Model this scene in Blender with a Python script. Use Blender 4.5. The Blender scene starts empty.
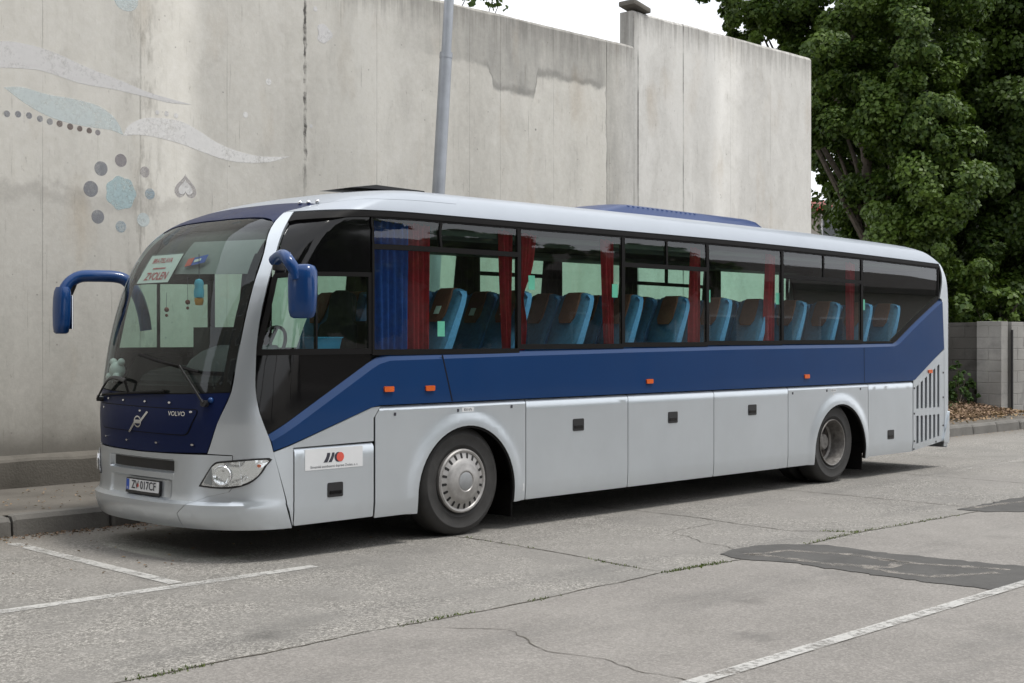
import bpy, bmesh, math, random
import numpy as np
from bisect import bisect_right
from mathutils import Vector, Matrix, noise
from mathutils.geometry import delaunay_2d_cdt
random.seed(7); NR=np.random.default_rng(7)
sc=bpy.context.scene; C=sc.collection
R=math.radians
# ------------------------------------------------------------ camera, world, sun, exposure
FPX,CU,CV,EYE=1370.0,512.0,337.5,1.85
TH=math.atan((1850-512)/FPX)
CAM=Vector((-8.8285,-9.2346,EYE))
cam=bpy.data.objects.new('camera',bpy.data.cameras.new('camera')); C.objects.link(cam)
cam.location=CAM; cam.rotation_euler=(R(90),0,-(math.pi/2-TH))
cam.data.lens=FPX/1024*36; cam.data.sensor_width=36; cam.data.shift_y=-4/1024
cam.data.clip_start=.1; cam.data.clip_end=2000
sc.camera=cam
SUN_EL,SUN_AZ=R(70),R(-60)          # azimuth of the sun measured from +X towards +Y
w=bpy.data.worlds.new('World'); sc.world=w; w.use_nodes=True
nt=w.node_tree; nt.nodes.clear()
def wn(t,**k):
    n=nt.nodes.new(t)
    for a,b in k.items(): setattr(n,a,b)
    return n
sky=wn('ShaderNodeTexSky',sky_type='NISHITA',sun_disc=False,sun_elevation=SUN_EL,sun_rotation=math.pi/2-SUN_AZ)
sky.air_density=1.2; sky.dust_density=2.0
tc=wn('ShaderNodeTexCoord'); mp=wn('ShaderNodeMapping'); mp.inputs['Scale'].default_value=(1.2,1.2,3.0)
nz=wn('ShaderNodeTexNoise'); nz.inputs['Scale'].default_value=2.2; nz.inputs['Detail'].default_value=6
rp=wn('ShaderNodeValToRGB'); rp.color_ramp.elements[0].position=.30; rp.color_ramp.elements[0].color=(.80,.80,.80,1)
rp.color_ramp.elements[1].position=.55; rp.color_ramp.elements[1].color=(1,1,1,1)
cl=wn('ShaderNodeValToRGB'); cl.color_ramp.elements[0].color=(6.6,6.9,7.4,1); cl.color_ramp.elements[1].color=(10.4,10.4,10.5,1)
nz2=wn('ShaderNodeTexNoise'); nz2.inputs['Scale'].default_value=1.3; nz2.inputs['Detail'].default_value=5
mx=wn('ShaderNodeMixRGB'); bg=wn('ShaderNodeBackground'); out=wn('ShaderNodeOutputWorld')
L=nt.links.new
L(tc.outputs['Generated'],mp.inputs['Vector']); L(mp.outputs[0],nz.inputs['Vector']); L(mp.outputs[0],nz2.inputs['Vector'])
L(nz.outputs['Fac'],rp.inputs['Fac']); L(nz2.outputs['Fac'],cl.inputs['Fac'])
L(rp.outputs[0],mx.inputs['Fac']); L(sky.outputs[0],mx.inputs['Color1']); L(cl.outputs[0],mx.inputs['Color2'])
L(mx.outputs[0],bg.inputs['Color']); bg.inputs['Strength'].default_value=.105; L(bg.outputs[0],out.inputs['Surface'])
sl=bpy.data.lights.new('sun','SUN'); sl.energy=1.7; sl.angle=R(12); sl.color=(1,.965,.91)
so=bpy.data.objects.new('sun',sl); C.objects.link(so)
sd=Vector((math.cos(SUN_EL)*math.cos(SUN_AZ),math.cos(SUN_EL)*math.sin(SUN_AZ),math.sin(SUN_EL)))
so.rotation_euler=sd.to_track_quat('Z','Y').to_euler(); so.location=(0,0,30)
sc.view_settings.view_transform='Standard'; sc.view_settings.look='None'; sc.view_settings.gamma=1
sc.view_settings.exposure=0.64
sc.cycles.max_bounces=8; sc.cycles.transparent_max_bounces=16
sc.cycles.caustics_reflective=False; sc.cycles.caustics_refractive=False
# ------------------------------------------------------------ helpers
FW=Vector((math.cos(TH),math.sin(TH),0)); RT=Vector((math.sin(TH),-math.cos(TH),0))
def at(u,v,dep):
    """the point seen at (u,v) of the picture, dep metres ahead of the camera"""
    return CAM+FW*dep+RT*((u-CU)/FPX*dep)+Vector((0,0,-(v-CV)/FPX*dep))
def tag(o,label=None,cat=None,group=None,kind=None):
    if label: o['label']=label
    if cat: o['category']=cat
    if group: o['group']=group
    if kind: o['kind']=kind
    return o
def empty(name,loc=(0,0,0),label=None,cat=None,group=None):
    o=bpy.data.objects.new(name,None); C.objects.link(o); o.location=loc; o.empty_display_size=.2
    return tag(o,label,cat,group)
def mesh_obj(name,me,mat,parent=None,sharp=35,smooth=True):
    o=bpy.data.objects.new(name,me); C.objects.link(o)
    if mat is not None and not me.materials:
        for m in (mat if isinstance(mat,(list,tuple)) else [mat]): me.materials.append(m)
    if smooth and len(me.polygons):
        me.polygons.foreach_set('use_smooth',[True]*len(me.polygons)); me.set_sharp_from_angle(angle=R(sharp))
    if parent is not None: o.parent=parent; o.matrix_parent_inverse=Matrix.Identity(4)
    return o
def world_of(parent):
    M=Matrix.Identity(4)
    while parent is not None:
        M=Matrix.LocRotScale(parent.location,parent.rotation_euler,parent.scale)@M; parent=parent.parent
    return M
def fin(name,bm,mat,parent=None,sharp=35,smooth=True,world=True):
    """bm in world coordinates -> a mesh object (in its parent's space)"""
    bmesh.ops.recalc_face_normals(bm,faces=bm.faces)
    me=bpy.data.meshes.new(name); bm.to_mesh(me); bm.free()
    if parent is not None and world: me.transform(world_of(parent).inverted())
    return mesh_obj(name,me,mat,parent,sharp,smooth)
def own(o,loc):
    """moves a top-level mesh object's origin to loc"""
    o.data.transform(Matrix.Translation(-Vector(loc))); o.location=loc; return o
def box(bm,x0,x1,y0,y1,z0,z1,bev=0,seg=2):
    r=bmesh.ops.create_cube(bm,size=1); vs=r['verts']
    for v in vs: v.co=Vector((x0+(v.co.x+.5)*(x1-x0),y0+(v.co.y+.5)*(y1-y0),z0+(v.co.z+.5)*(z1-z0)))
    if bev:
        es=list({e for v in vs for e in v.link_edges})
        bmesh.ops.bevel(bm,geom=es,offset=bev,segments=seg,affect='EDGES',profile=.6)
def tube(bm,pts,rad,n=10,cap=True,flat=None):
    pts=[Vector(p) for p in pts]; rings=[]
    if not isinstance(rad,(list,tuple)): rad=[rad]*len(pts)
    up0=None
    for i,p in enumerate(pts):
        t=(pts[min(i+1,len(pts)-1)]-pts[max(i-1,0)]).normalized()
        if up0 is None: up0=t.orthogonal().normalized() if flat is None else Vector(flat)
        a=(up0-t*up0.dot(t)).normalized(); b=t.cross(a); up0=a
        ra,rb=rad[i] if isinstance(rad[i],(list,tuple)) else (rad[i],rad[i])
        rings.append([bm.verts.new(p+a*math.cos(2*math.pi*k/n)*ra+b*math.sin(2*math.pi*k/n)*rb) for k in range(n)])
    for A,B in zip(rings,rings[1:]):
        for k in range(n): bm.faces.new((A[k],A[(k+1)%n],B[(k+1)%n],B[k]))
    if cap: bm.faces.new(rings[0][::-1]); bm.faces.new(rings[-1])
def smooth_path(pts,n=6):
    P=[Vector(p) for p in pts]; o=[]
    for i in range(len(P)-1):
        a=P[max(i-1,0)];b=P[i];c=P[i+1];d=P[min(i+2,len(P)-1)]
        for k in range(n):
            t=k/n; o.append(.5*((2*b)+(c-a)*t+(2*a-5*b+4*c-d)*t*t+(3*b-a-3*c+d)*t**3))
    return o+[P[-1]]
def lathe(bm,prof,cx,cz,n=48,sy=1,y0=0,close=False):
    rings=[]
    for r,y in prof:
        if r<1e-6: rings.append([bm.verts.new((cx,y0+sy*y,cz))])
        else: rings.append([bm.verts.new((cx+r*math.cos(2*math.pi*k/n),y0+sy*y,cz+r*math.sin(2*math.pi*k/n))) for k in range(n)])
    if close: rings.append(rings[0])
    for A,B in zip(rings,rings[1:]):
        for k in range(n):
            if len(A)==1 and len(B)==1: break
            if len(A)==1: bm.faces.new((A[0],B[k],B[(k+1)%n]))
            elif len(B)==1: bm.faces.new((A[k],A[(k+1)%n],B[0]))
            else: bm.faces.new((A[k],A[(k+1)%n],B[(k+1)%n],B[k]))
def prism(bm,pts,n):
    """closed polygon (3-D points) pushed along the vector n"""
    n=Vector(n); a=[bm.verts.new(p) for p in pts]; b=[bm.verts.new(Vector(p)+n) for p in pts]
    bm.faces.new(a); bm.faces.new(b[::-1])
    for i in range(len(a)):
        j=(i+1)%len(a); bm.faces.new((a[j],a[i],b[i],b[j]))
def loft(bm,rings,cap=True):
    rr=[[bm.verts.new(p) for p in r] for r in rings]
    for A,B in zip(rr,rr[1:]):
        m=len(A)
        for k in range(m): bm.faces.new((A[k],A[(k+1)%m],B[(k+1)%m],B[k]))
    if cap: bm.faces.new(rr[0][::-1]); bm.faces.new(rr[-1])
# ------------------------------------------------------------ node materials
class NB:
    def __init__(s,name):
        s.m=bpy.data.materials.new(name); s.m.use_nodes=True; s.t=s.m.node_tree; s.t.nodes.clear()
        s.out=s.t.nodes.new('ShaderNodeOutputMaterial'); s.tc=None
    def n(s,t,ins=None,**k):
        q=s.t.nodes.new(t)
        for a,b in k.items(): setattr(q,a,b)
        for a,b in (ins or {}).items(): s.set(q.inputs[a],b)
        return q
    def set(s,i,b):
        if hasattr(b,'default_value') and hasattr(b,'is_linked'): s.t.links.new(b,i)
        elif isinstance(b,(tuple,list)) and len(b)==3 and i.type=='RGBA': i.default_value=(*b,1)
        else: i.default_value=b
    def pos(s):
        return s.n('ShaderNodeNewGeometry').outputs['Position']
    def obj(s):
        return s.n('ShaderNodeTexCoord').outputs['Object']
    def map(s,v,sc=(1,1,1),loc=(0,0,0),rot=(0,0,0)):
        return s.n('ShaderNodeMapping',{'Vector':v,'Scale':sc,'Location':loc,'Rotation':rot}).outputs[0]
    def noise(s,v,scale,det=4,rough=.55):
        return s.n('ShaderNodeTexNoise',{'Vector':v,'Scale':scale,'Detail':det,'Roughness':rough}).outputs['Fac']
    def ramp(s,f,*st):
        q=s.n('ShaderNodeValToRGB',{'Fac':f}); e=q.color_ramp.elements
        while len(e)<len(st): e.new(.5)
        for k,(p,c) in enumerate(st):
            e[k].position=p; e[k].color=(c,c,c,1) if not isinstance(c,(tuple,list)) else (*c,1)
        return q.outputs[0]
    def math(s,op,a,b=0.0,c=0.0,clamp=False):
        q=s.n('ShaderNodeMath',operation=op,use_clamp=clamp); s.set(q.inputs[0],a); s.set(q.inputs[1],b); s.set(q.inputs[2],c); return q.outputs[0]
    def mix(s,f,a,b,mode='MIX'):
        return s.n('ShaderNodeMixRGB',{'Fac':f,'Color1':a,'Color2':b},blend_type=mode).outputs[0]
    def sstep(s,x,a,b):
        q=s.n('ShaderNodeMapRange',{'Value':x,'From Min':a,'From Max':b},interpolation_type='SMOOTHSTEP'); return q.outputs[0]
    def bump(s,h,st=.3,d=.01):
        return s.n('ShaderNodeBump',{'Height':h,'Strength':st,'Distance':d}).outputs[0]
    def bsdf(s,**k):
        q=s.n('ShaderNodeBsdfPrincipled'); nm={'col':'Base Color','rough':'Roughness','metal':'Metallic','spec':'Specular IOR Level','coat':'Coat Weight','coatr':'Coat Roughness','nrm':'Normal','alpha':'Alpha','emis':'Emission Color','emst':'Emission Strength','trans':'Transmission Weight','sheen':'Sheen Weight','ior':'IOR'}
        for a,b in k.items(): s.set(q.inputs[nm[a]],b)
        s.t.links.new(q.outputs[0],s.out.inputs['Surface']); return q
    def sep(s,v):
        return s.n('ShaderNodeSeparateXYZ',{'Vector':v}).outputs
def plain(name,col,rough=.5,metal=0,coat=0,spec=.5,var=.12,scale=6,bump=0):
    """one colour with slight mottling and uneven gloss"""
    b=NB(name); p=b.obj(); n=b.noise(p,scale,4)
    c=b.mix(b.ramp(n,(.3,0.0),(.7,1.0)),tuple(x*(1-var) for x in col),tuple(min(1,x*(1+var)) for x in col))
    rr=b.math('MULTIPLY_ADD',n,.16,rough-.08,clamp=True)
    k=dict(col=c,rough=rr,metal=metal,coat=coat,spec=spec)
    if bump: k['nrm']=b.bump(b.noise(p,scale*12,3),bump,.004)
    b.bsdf(**k); return b.m
def paint(name,col,metal,rough,coat=1.0,dust=.25,spec=.5):
    b=NB(name); p=b.pos(); n=b.noise(p,1.3,4); x,y,z=b.sep(p)
    c=b.mix(b.ramp(n,(.35,0.0),(.7,1.0)),tuple(v*.96 for v in col),tuple(v*1.03 for v in col))
    d=b.math('MULTIPLY',b.sstep(z,1.15,.25),b.ramp(b.noise(b.map(p,(1,1,.6)),2.5,2),(.30,.2),(.80,1.0)))
    d=b.math('MULTIPLY',d,dust)
    c=b.mix(d,c,(.30,.27,.235))
    rr=b.math('ADD',b.math('MULTIPLY_ADD',b.noise(p,4,2),.06,rough-.03),b.math('MULTIPLY',d,.5))
    b.bsdf(col=c,metal=b.math('SUBTRACT',metal,b.math('MULTIPLY',d,metal)),rough=rr,coat=coat,spec=spec,coatr=b.math('MULTIPLY_ADD',d,.6,.05),nrm=b.bump(b.math('ADD',b.noise(p,1.7,2),b.math('MULTIPLY',b.noise(p,6,2),.12)),.10,.03))
    return b.m
def glass(name,tint,refl=1.0,dirt=.012):
    b=NB(name)
    lw=b.n('ShaderNodeLayerWeight',{'Blend':.5}).outputs['Facing']
    f=b.math('MULTIPLY_ADD',b.math('POWER',lw,4.2),.94*refl,.06*refl,clamp=True)
    tr=b.n('ShaderNodeBsdfTransparent',{'Color':tint}).outputs[0]
    gl=b.n('ShaderNodeBsdfGlossy',{'Color':(.95,.97,1),'Roughness':.015}).outputs[0]
    df=b.n('ShaderNodeBsdfDiffuse',{'Color':(.5,.5,.48)}).outputs[0]
    m0=b.n('ShaderNodeMixShader'); p=b.pos()
    b.set(m0.inputs[0],b.math('MULTIPLY',b.noise(p,2.5,5),dirt)); b.t.links.new(tr,m0.inputs[1]); b.t.links.new(df,m0.inputs[2])
    m=b.n('ShaderNodeMixShader'); b.set(m.inputs[0],f); b.t.links.new(m0.outputs[0],m.inputs[1]); b.t.links.new(gl,m.inputs[2])
    b.t.links.new(m.outputs[0],b.out.inputs['Surface']); return b.m
M={}
M['silver']=paint('silver_paint',(.60,.645,.685),.70,.29,coat=.5,dust=.14)
M['roofwhite']=paint('roof_paint',(.35,.385,.43),.30,.42,coat=.3,dust=0)
M['blue']=paint('blue_paint',(.0042,.034,.120),0,.34,coat=.34,dust=.03,spec=.12)
M['podblue']=paint('pod_paint',(.004,.028,.120),0,.35,coat=.15,dust=.05,spec=.2)
M['navy']=paint('navy_paint',(.0050,.012,.055),0,.42,coat=.08,dust=.03,spec=.12)
M['mirrorblue']=paint('mirror_paint',(.006,.046,.170),.0,.30,coat=.45,dust=.03,spec=.25)
M['black']=plain('black_plastic',(.016,.016,.017),.45)
M['gasket']=plain('rubber_gasket',(.008,.0075,.0075),.6,spec=.12)
M['blackglass']=plain('black_glass',(.004,.004,.0045),.07,coat=.15,spec=.3,var=.05)
M['liner']=plain('dark_liner',(.010,.010,.010),.8)
M['cabin']=plain('cabin_trim',(.045,.043,.042),.7)
M['floor']=plain('cabin_floor',(.03,.03,.032),.7)
M['glass']=glass('window_glass',(.665,.865,.775),1.0)
M['wsglass']=glass('windscreen_glass',(.64,.74,.70),.65,.035)
M['clear']=glass('clear_glass',(.93,.95,.95),.9,.02)
M['seatblue']=plain('seat_cloth',(.050,.130,.27),.85,var=.2,scale=30)
M['seatedge']=plain('seat_side_cloth',(.13,.28,.60),.8,var=.15,scale=30)
M['headred']=plain('headrest_cloth',(.17,.048,.035),.85,var=.2,scale=30)
M['paper']=plain('white_paper',(.75,.77,.76),.6,var=.04)
M['red_cloth']=plain('red_curtain_cloth',(.54,.020,.042),.85,var=.2,scale=20)
M['blue_cloth']=plain('blue_curtain_cloth',(.030,.090,.46),.85,var=.2,scale=20)
M['darkseat']=plain('driver_seat_cloth',(.022,.023,.026),.85,var=.3,scale=20)
M['tyre']=plain('tyre_rubber',(.030,.029,.028),.75,var=.25,scale=9,bump=.2)
M['rim']=plain('wheel_steel',(.36,.35,.34),.42,metal=.55,var=.15,scale=14)
M['rimrear']=plain('rear_wheel_steel',(.20,.19,.18),.5,metal=.4,var=.35,scale=18)  # darker, mottled steel for the rear rims
M['rimdark']=plain('brake_iron',(.06,.05,.045),.7,metal=.3,var=.4,scale=20)
M['chrome']=plain('chrome',(.75,.76,.78),.12,metal=1,var=.03)
def faceted(name,col):
    b=NB(name); v=b.n('ShaderNodeTexVoronoi',{'Vector':b.map(b.pos(),(1,1,.55)),'Scale':8}); f=b.noise(b.pos(),14,2)
    b.bsdf(col=col,metal=.75,rough=.12,nrm=b.bump(b.math('ADD',v.outputs['Distance'],b.math('MULTIPLY',f,.25)),.55,.05)); return b.m
M['lamp']=faceted('lamp_reflector',(.97,.97,.98))
M['lampwhite']=plain('lamp_bezel',(.80,.80,.80),.25,metal=.35)
M['orange']=plain('orange_lens',(.60,.10,.010),.25,coat=.6)
M['curtainshade']=plain('shaded_curtain',(.025,.014,.015),.85)  # far-side curtain cloth, darkened in colour to stand for cabin shade
M['blindgrey']=plain('blind_cloth',(.24,.25,.25),.8,var=.06)
M['dash']=plain('dashboard_vinyl',(.10,.105,.11),.6,var=.1)
M['alu']=plain('grey_metal',(.33,.34,.35),.45,metal=.5)
M['whiteplate']=plain('white_sheet',(.68,.69,.70),.4,var=.03)
M['ink']=plain('dark_ink',(.035,.035,.05),.5)
M['inkgrey']=plain('grey_ink',(.22,.22,.25),.5)
M['inkred']=plain('red_ink',(.55,.05,.07),.5)
M['logored']=plain('logo_red',(.66,.10,.07),.45)
M['inkblue']=plain('blue_ink',(.03,.09,.42),.5)
M['boxblue']=plain('blue_box_plastic',(.03,.24,.50),.45)
M['toyblue']=plain('toy_blue',(.10,.45,.66),.6)
M['toyorange']=plain('toy_orange',(.65,.28,.04),.6)
M['tealtag']=plain('green_tag',(.30,.66,.58),.5)
# ------------------------------------------------------------ bus skin
def panel_fn():
    pass
def interp(t,tab):
    xs,ys=tab
    if t<=xs[0]: return ys[0]
    if t>=xs[-1]: return ys[-1]
    i=bisect_right(xs,t); a=(t-xs[i-1])/(xs[i]-xs[i-1]); return ys[i-1]+a*(ys[i]-ys[i-1])
W2=1.275
X0=-1.9; X1=9.56
def smooth_tab(xs,ys,n=8):
    # monotone-ish cubic (catmull) densify
    m=[]
    N=len(xs)
    for i in range(N):
        if i==0: m.append((ys[1]-ys[0])/(xs[1]-xs[0]))
        elif i==N-1: m.append((ys[-1]-ys[-2])/(xs[-1]-xs[-2]))
        else:
            a=(ys[i]-ys[i-1])/(xs[i]-xs[i-1]); b=(ys[i+1]-ys[i])/(xs[i+1]-xs[i])
            m.append(0 if a*b<=0 else 2*a*b/(a+b))
    X=[];Y=[]
    for i in range(N-1):
        h=xs[i+1]-xs[i]
        for k in range(n):
            t=k/n; X.append(xs[i]+t*h)
            Y.append((2*t**3-3*t*t+1)*ys[i]+(t**3-2*t*t+t)*h*m[i]+(-2*t**3+3*t*t)*ys[i+1]+(t**3-t*t)*h*m[i+1])
    X.append(xs[-1]);Y.append(ys[-1]); return X,Y
# v: vertical surface parameter (equals z up to 2.97)
VT=[.20,.24,.27,.34,.42,.475,.50,.56,.80,.95,1.14,1.40,1.7,2.0,2.3,2.5,2.65,2.78,2.90,2.97,3.03,3.09,3.17,3.32,3.57,3.97,4.32]
IY=[.10,.04,.015,.006,0,0,0,0,0,0,0,0,0,0,0,0,0,.001,.005,.016,.042,.075,.13,.27,.52,.92,W2]
ZZ=[.20,.24,.27,.34,.42,.475,.50,.56,.80,.95,1.14,1.40,1.7,2.0,2.3,2.5,2.65,2.78,2.90,2.97,3.025,3.075,3.135,3.195,3.24,3.27,3.28]
XC=[-2.45,-2.58,-2.64,-2.70,-2.73,-2.73,-2.68,-2.665,-2.66,-2.66,-2.67,-2.64,-2.59,-2.51,-2.40,-2.30,-2.21,-2.11,-1.96,-1.82,-1.65,-1.48,-1.25,-.9,-.5,.1,.45]
XO=[-1.9]*11+[-1.9,-1.88,-1.85,-1.8,-1.74,-1.66,-1.55,-1.38,-1.22,-1.05,-.9,-.7,-.4,0,.4,.5]
XR=[9.42,9.46,9.50,9.53,9.56,9.58,9.585,9.60,9.63,9.64,9.645,9.64,9.62,9.59,9.55,9.51,9.47,9.42,9.34,9.27,9.18,9.08,8.95,8.7,8.4,8.,7.8]
XP=[9.25]*13+[9.25,9.25,9.24,9.22,9.18,9.10,9.04,8.96,8.88,8.75,8.5,8.2,7.9,7.8]
TI=smooth_tab(VT,IY);TZ=smooth_tab(VT,ZZ);TC=smooth_tab(VT,XC);TO=smooth_tab(VT,XO);TR=smooth_tab(VT,XR);TP=smooth_tab(VT,XP)
def superell(a,b,n,m,N=400):
    pts=[]
    for i in range(N+1):
        t=i/N*math.pi/2
        p=math.sin(t)**(2/n); q=math.cos(t)**(2/m)
        pts.append((p,q))
    s=[0]
    for i in range(N):
        s.append(s[-1]+math.hypot((pts[i+1][0]-pts[i][0])*a,(pts[i+1][1]-pts[i][1])*b))
    return s,[p[0] for p in pts],[p[1] for p in pts]
FS,FP,FQ=superell(.78,W2,2.3,2.7)
RS,RP,RQ=superell(.30,W2,2.4,3.2)
LF=FS[-1]; LR=RS[-1]
UC=X0-LF; UR=X1+LR
def droop(x):
    d=0
    if x>3: d+=.085*((x-3)/6.4)**2
    if x<-.5: d+=.06*min(1.3,((-.5-x)/1.5))**2
    return d
def S(u,v,off=0.0):
    """bus skin: u = x along the side, wrapping round the corners; v = height, then over the roof"""
    if off:
        e=.004
        a=S(u+e,v);b=S(u-e,v);c=S(u,v+e);d=S(u,v-e)
        du=[a[i]-b[i] for i in range(3)];dv=[c[i]-d[i] for i in range(3)]
        n=(du[1]*dv[2]-du[2]*dv[1],du[2]*dv[0]-du[0]*dv[2],du[0]*dv[1]-du[1]*dv[0])
        l=math.sqrt(sum(k*k for k in n)) or 1
        p=S(u,v); return tuple(p[i]+n[i]/l*off for i in range(3))
    flip=False
    if u<UC: u=2*UC-u; flip=True
    elif u>UR: u=2*UR-u; flip=True
    v=max(VT[0],min(VT[-1],v))
    iy=interp(v,TI);z=interp(v,TZ)
    if u<X0:
        s=X0-u; p=interp(s,(FS,FP));q=interp(s,(FS,FQ))
        xo=interp(v,TO);xc=interp(v,TC)
        x=xo-(xo-xc)*p; y=W2-(W2-iy)*q
    elif u>X1:
        s=u-X1;p=interp(s,(RS,RP));q=interp(s,(RS,RQ))
        xo=interp(v,TP);xr=interp(v,TR)
        xo=xo+(X1-9.25)
        xr=max(xr,xo)
        x=xo+(xr-xo)*p;y=W2-(W2-iy)*q
    else:
        x=u;y=iy
        if u<.6: x+=(interp(v,TO)-X0)*((.6-u)/(.6-X0))**1.0
        if u>7.5: x+=(interp(v,TP)-9.25)*((u-7.5)/(X1-7.5))
    w=max(0,min(1,(v-1.9)/1.07)); w=w*w*(3-2*w)
    z-=droop(x)*w
    if flip: y=2*W2-y
    return (x,y,z)
def ux(x,v):
    u=x
    for _ in range(14): u+=(x-S(u,v)[0])*.9
    return u
def to_uv(p): return (p[0],p[1]) if len(p)==3 else (ux(p[0],p[1]),p[1])
def densify(pts,step=.12):
    o=[]
    n=len(pts)
    for i in range(n):
        a=pts[i];b=pts[(i+1)%n]
        if len(a)!=len(b): o.append(to_uv(a)); continue
        m=max(1,int(math.hypot(b[0]-a[0],b[1]-a[1])/step))
        for k in range(m):
            t=k/m; o.append(to_uv(tuple(a[j]+(b[j]-a[j])*t for j in range(2))+((1,) if len(a)==3 else ())))
    return o
def roundp(pts,r,n=4):
    """rounds the corners of a polygon (all points of one sort)"""
    o=[]; m=len(pts)
    for i in range(m):
        p=Vector(pts[i][:2]);a=Vector(pts[i-1][:2]);b=Vector(pts[(i+1)%m][:2])
        da,db=(a-p),(b-p); rr=min(r,da.length*.45,db.length*.45)
        A=p+da.normalized()*rr;B=p+db.normalized()*rr
        for k in range(n+1):
            t=k/n; q=A*(1-t)**2+p*2*t*(1-t)+B*t*t; o.append((q.x,q.y)+tuple(pts[i][2:]))
    return o
VL=sorted(set(VT+[.3,.445,.53,.68,1.05,1.215,1.25,1.55,1.85,2.15,2.4,2.58,2.72,2.84,2.935,3.0,3.06,3.13,3.24,3.44,3.77,4.1]))
UL=[X0-LF*k/26 for k in range(27)]+[X0+.3*k for k in range(1,9)]+[.7+.8*k for k in range(9)]+[7.5+.3*k for k in range(7)]+[X1+LR*k/16 for k in range(17)]
def inside(p,P):
    c=False; n=len(P); x,y=p
    for i in range(n):
        (xa,ya),(xb,yb)=P[i],P[i-1]
        if (ya>y)!=(yb>y) and x<(xb-xa)*(y-ya)/(yb-ya)+xa: c=not c
    return c
def triang(P):
    """constrained Delaunay triangles of a polygon, keyhole polygons included"""
    n=len(P); v,e,f,_,_,_=delaunay_2d_cdt([Vector(p) for p in P],[(i,(i+1)%n) for i in range(n)],[],0,1e-6)
    o=[]
    for t in f:
        c=sum((v[k] for k in t),Vector((0,0)))/len(t)
        if inside(c,P): o.append([tuple(v[k]) for k in t])
    return o
def skin(bm,polys,off=0.0,th=.012,far=False,ul=(),vl=(),clip=None):
    """polygons on the skin -> curved plates of thickness th, their outer face at off (a number or a function of u, v)"""
    fo=off if callable(off) else (lambda u,v:off)
    t=bmesh.new()
    for P in polys:
        for tri in triang(densify(P)): t.faces.new([t.verts.new((a,b,0)) for a,b in tri])
    bmesh.ops.remove_doubles(t,verts=t.verts[:],dist=1e-5)
    us=[v.co.x for v in t.verts]; ws=[v.co.y for v in t.verts]
    for lines,ax,lo,hi in ((list(UL)+list(ul),0,min(us),max(us)),(list(VL)+list(vl),1,min(ws),max(ws))):
        for x in lines:
            if lo+1e-4<x<hi-1e-4:
                co=[0,0,0];no=[0,0,0];co[ax]=x;no[ax]=1
                bmesh.ops.bisect_plane(t,geom=t.verts[:]+t.edges[:]+t.faces[:],dist=1e-5,plane_co=co,plane_no=no)
    bmesh.ops.remove_doubles(t,verts=t.verts[:],dist=1e-5)
    O={};I={}
    for v in t.verts:
        u,w=v.co.x,v.co.y; o=fo(u,w); uu=2*UC-u if far else u
        O[v]=bm.verts.new(S(uu,w,o if abs(o)>1e-9 else 0))
        if th: I[v]=bm.verts.new(S(uu,w,o-th))
    for f in t.faces:
        vs=[O[v] for v in f.verts]
        try: bm.faces.new(vs)
        except ValueError: continue
        if th: bm.faces.new([I[v] for v in f.verts][::-1])
    if th:
        for e in t.edges:
            if len(e.link_faces)==1:
                a,b=e.verts
                try: bm.faces.new((O[a],O[b],I[b],I[a]))
                except ValueError: pass
    t.free()
    if clip:
        co,no=clip
        bmesh.ops.bisect_plane(bm,geom=bm.verts[:]+bm.edges[:]+bm.faces[:],dist=1e-5,plane_co=co,plane_no=no,clear_outer=True)
def plate(name,polys,mat,parent,far=False,both=False,merge=False,sharp=35,**k):
    if polys and not isinstance(polys[0],list): polys=[polys]
    bm=bmesh.new()
    skin(bm,polys,far=far,**k)
    if both: skin(bm,polys,far=True,**k)
    if merge: bmesh.ops.remove_doubles(bm,verts=bm.verts[:],dist=.0005)
    return fin(name,bm,mat,parent,sharp)
def text_mesh(s,size,res=3,bold=0.0):
    cu=bpy.data.curves.new('lettering','FONT'); cu.body=s; cu.size=size; cu.align_x='CENTER'; cu.align_y='CENTER'; cu.resolution_u=res; cu.offset=bold
    o=bpy.data.objects.new('lettering',cu); C.objects.link(o)
    dg=bpy.context.evaluated_depsgraph_get(); dg.update()
    me=bpy.data.meshes.new_from_object(o.evaluated_get(dg)); bpy.data.objects.remove(o); bpy.data.curves.remove(cu); return me
def text_on_skin(name,s,u0,v0,size,mat,parent,off,sx=1.0,bold=0.0,extr=.002):
    me=text_mesh(s,size,bold=bold); bm=bmesh.new(); bm.from_mesh(me); bpy.data.meshes.remove(me)
    bmesh.ops.triangulate(bm,faces=bm.faces[:])
    for v in bm.verts: v.co=Vector(S(u0+v.co.x*sx,v0+v.co.y,off))
    me=bpy.data.meshes.new(name); bm.to_mesh(me); bm.free()
    me.transform(world_of(parent).inverted()); return mesh_obj(name,me,mat,parent,smooth=False)
def text_flat(name,s,M4,size,mat,parent,sx=1.0,bold=0.0):
    me=text_mesh(s,size,bold=bold); me.transform(M4@Matrix.Diagonal((sx,1,1,1)))
    if parent is not None: me.transform(world_of(parent).inverted())
    return mesh_obj(name,me,mat,parent,smooth=False)
def copy_tree(o,parent=None):
    c=o.copy(); C.objects.link(c)
    if parent is not None: c.parent=parent
    for ch in list(o.children): copy_tree(ch,c)
    return c
# ------------------------------------------------------------ the bus
def sstep(x,a,b):
    t=max(0,min(1,(x-a)/(b-a))); return t*t*(3-2*t)
bus=empty('coach_bus',(3.5,W2,0),'silver and blue touring coach with dark windows parked along the kerb','bus')
LIP=lambda top,d=.022,wd=.032:(lambda u,v:-d*max(0,min(1,(v-(top-wd))/wd)))
g=.005
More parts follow.
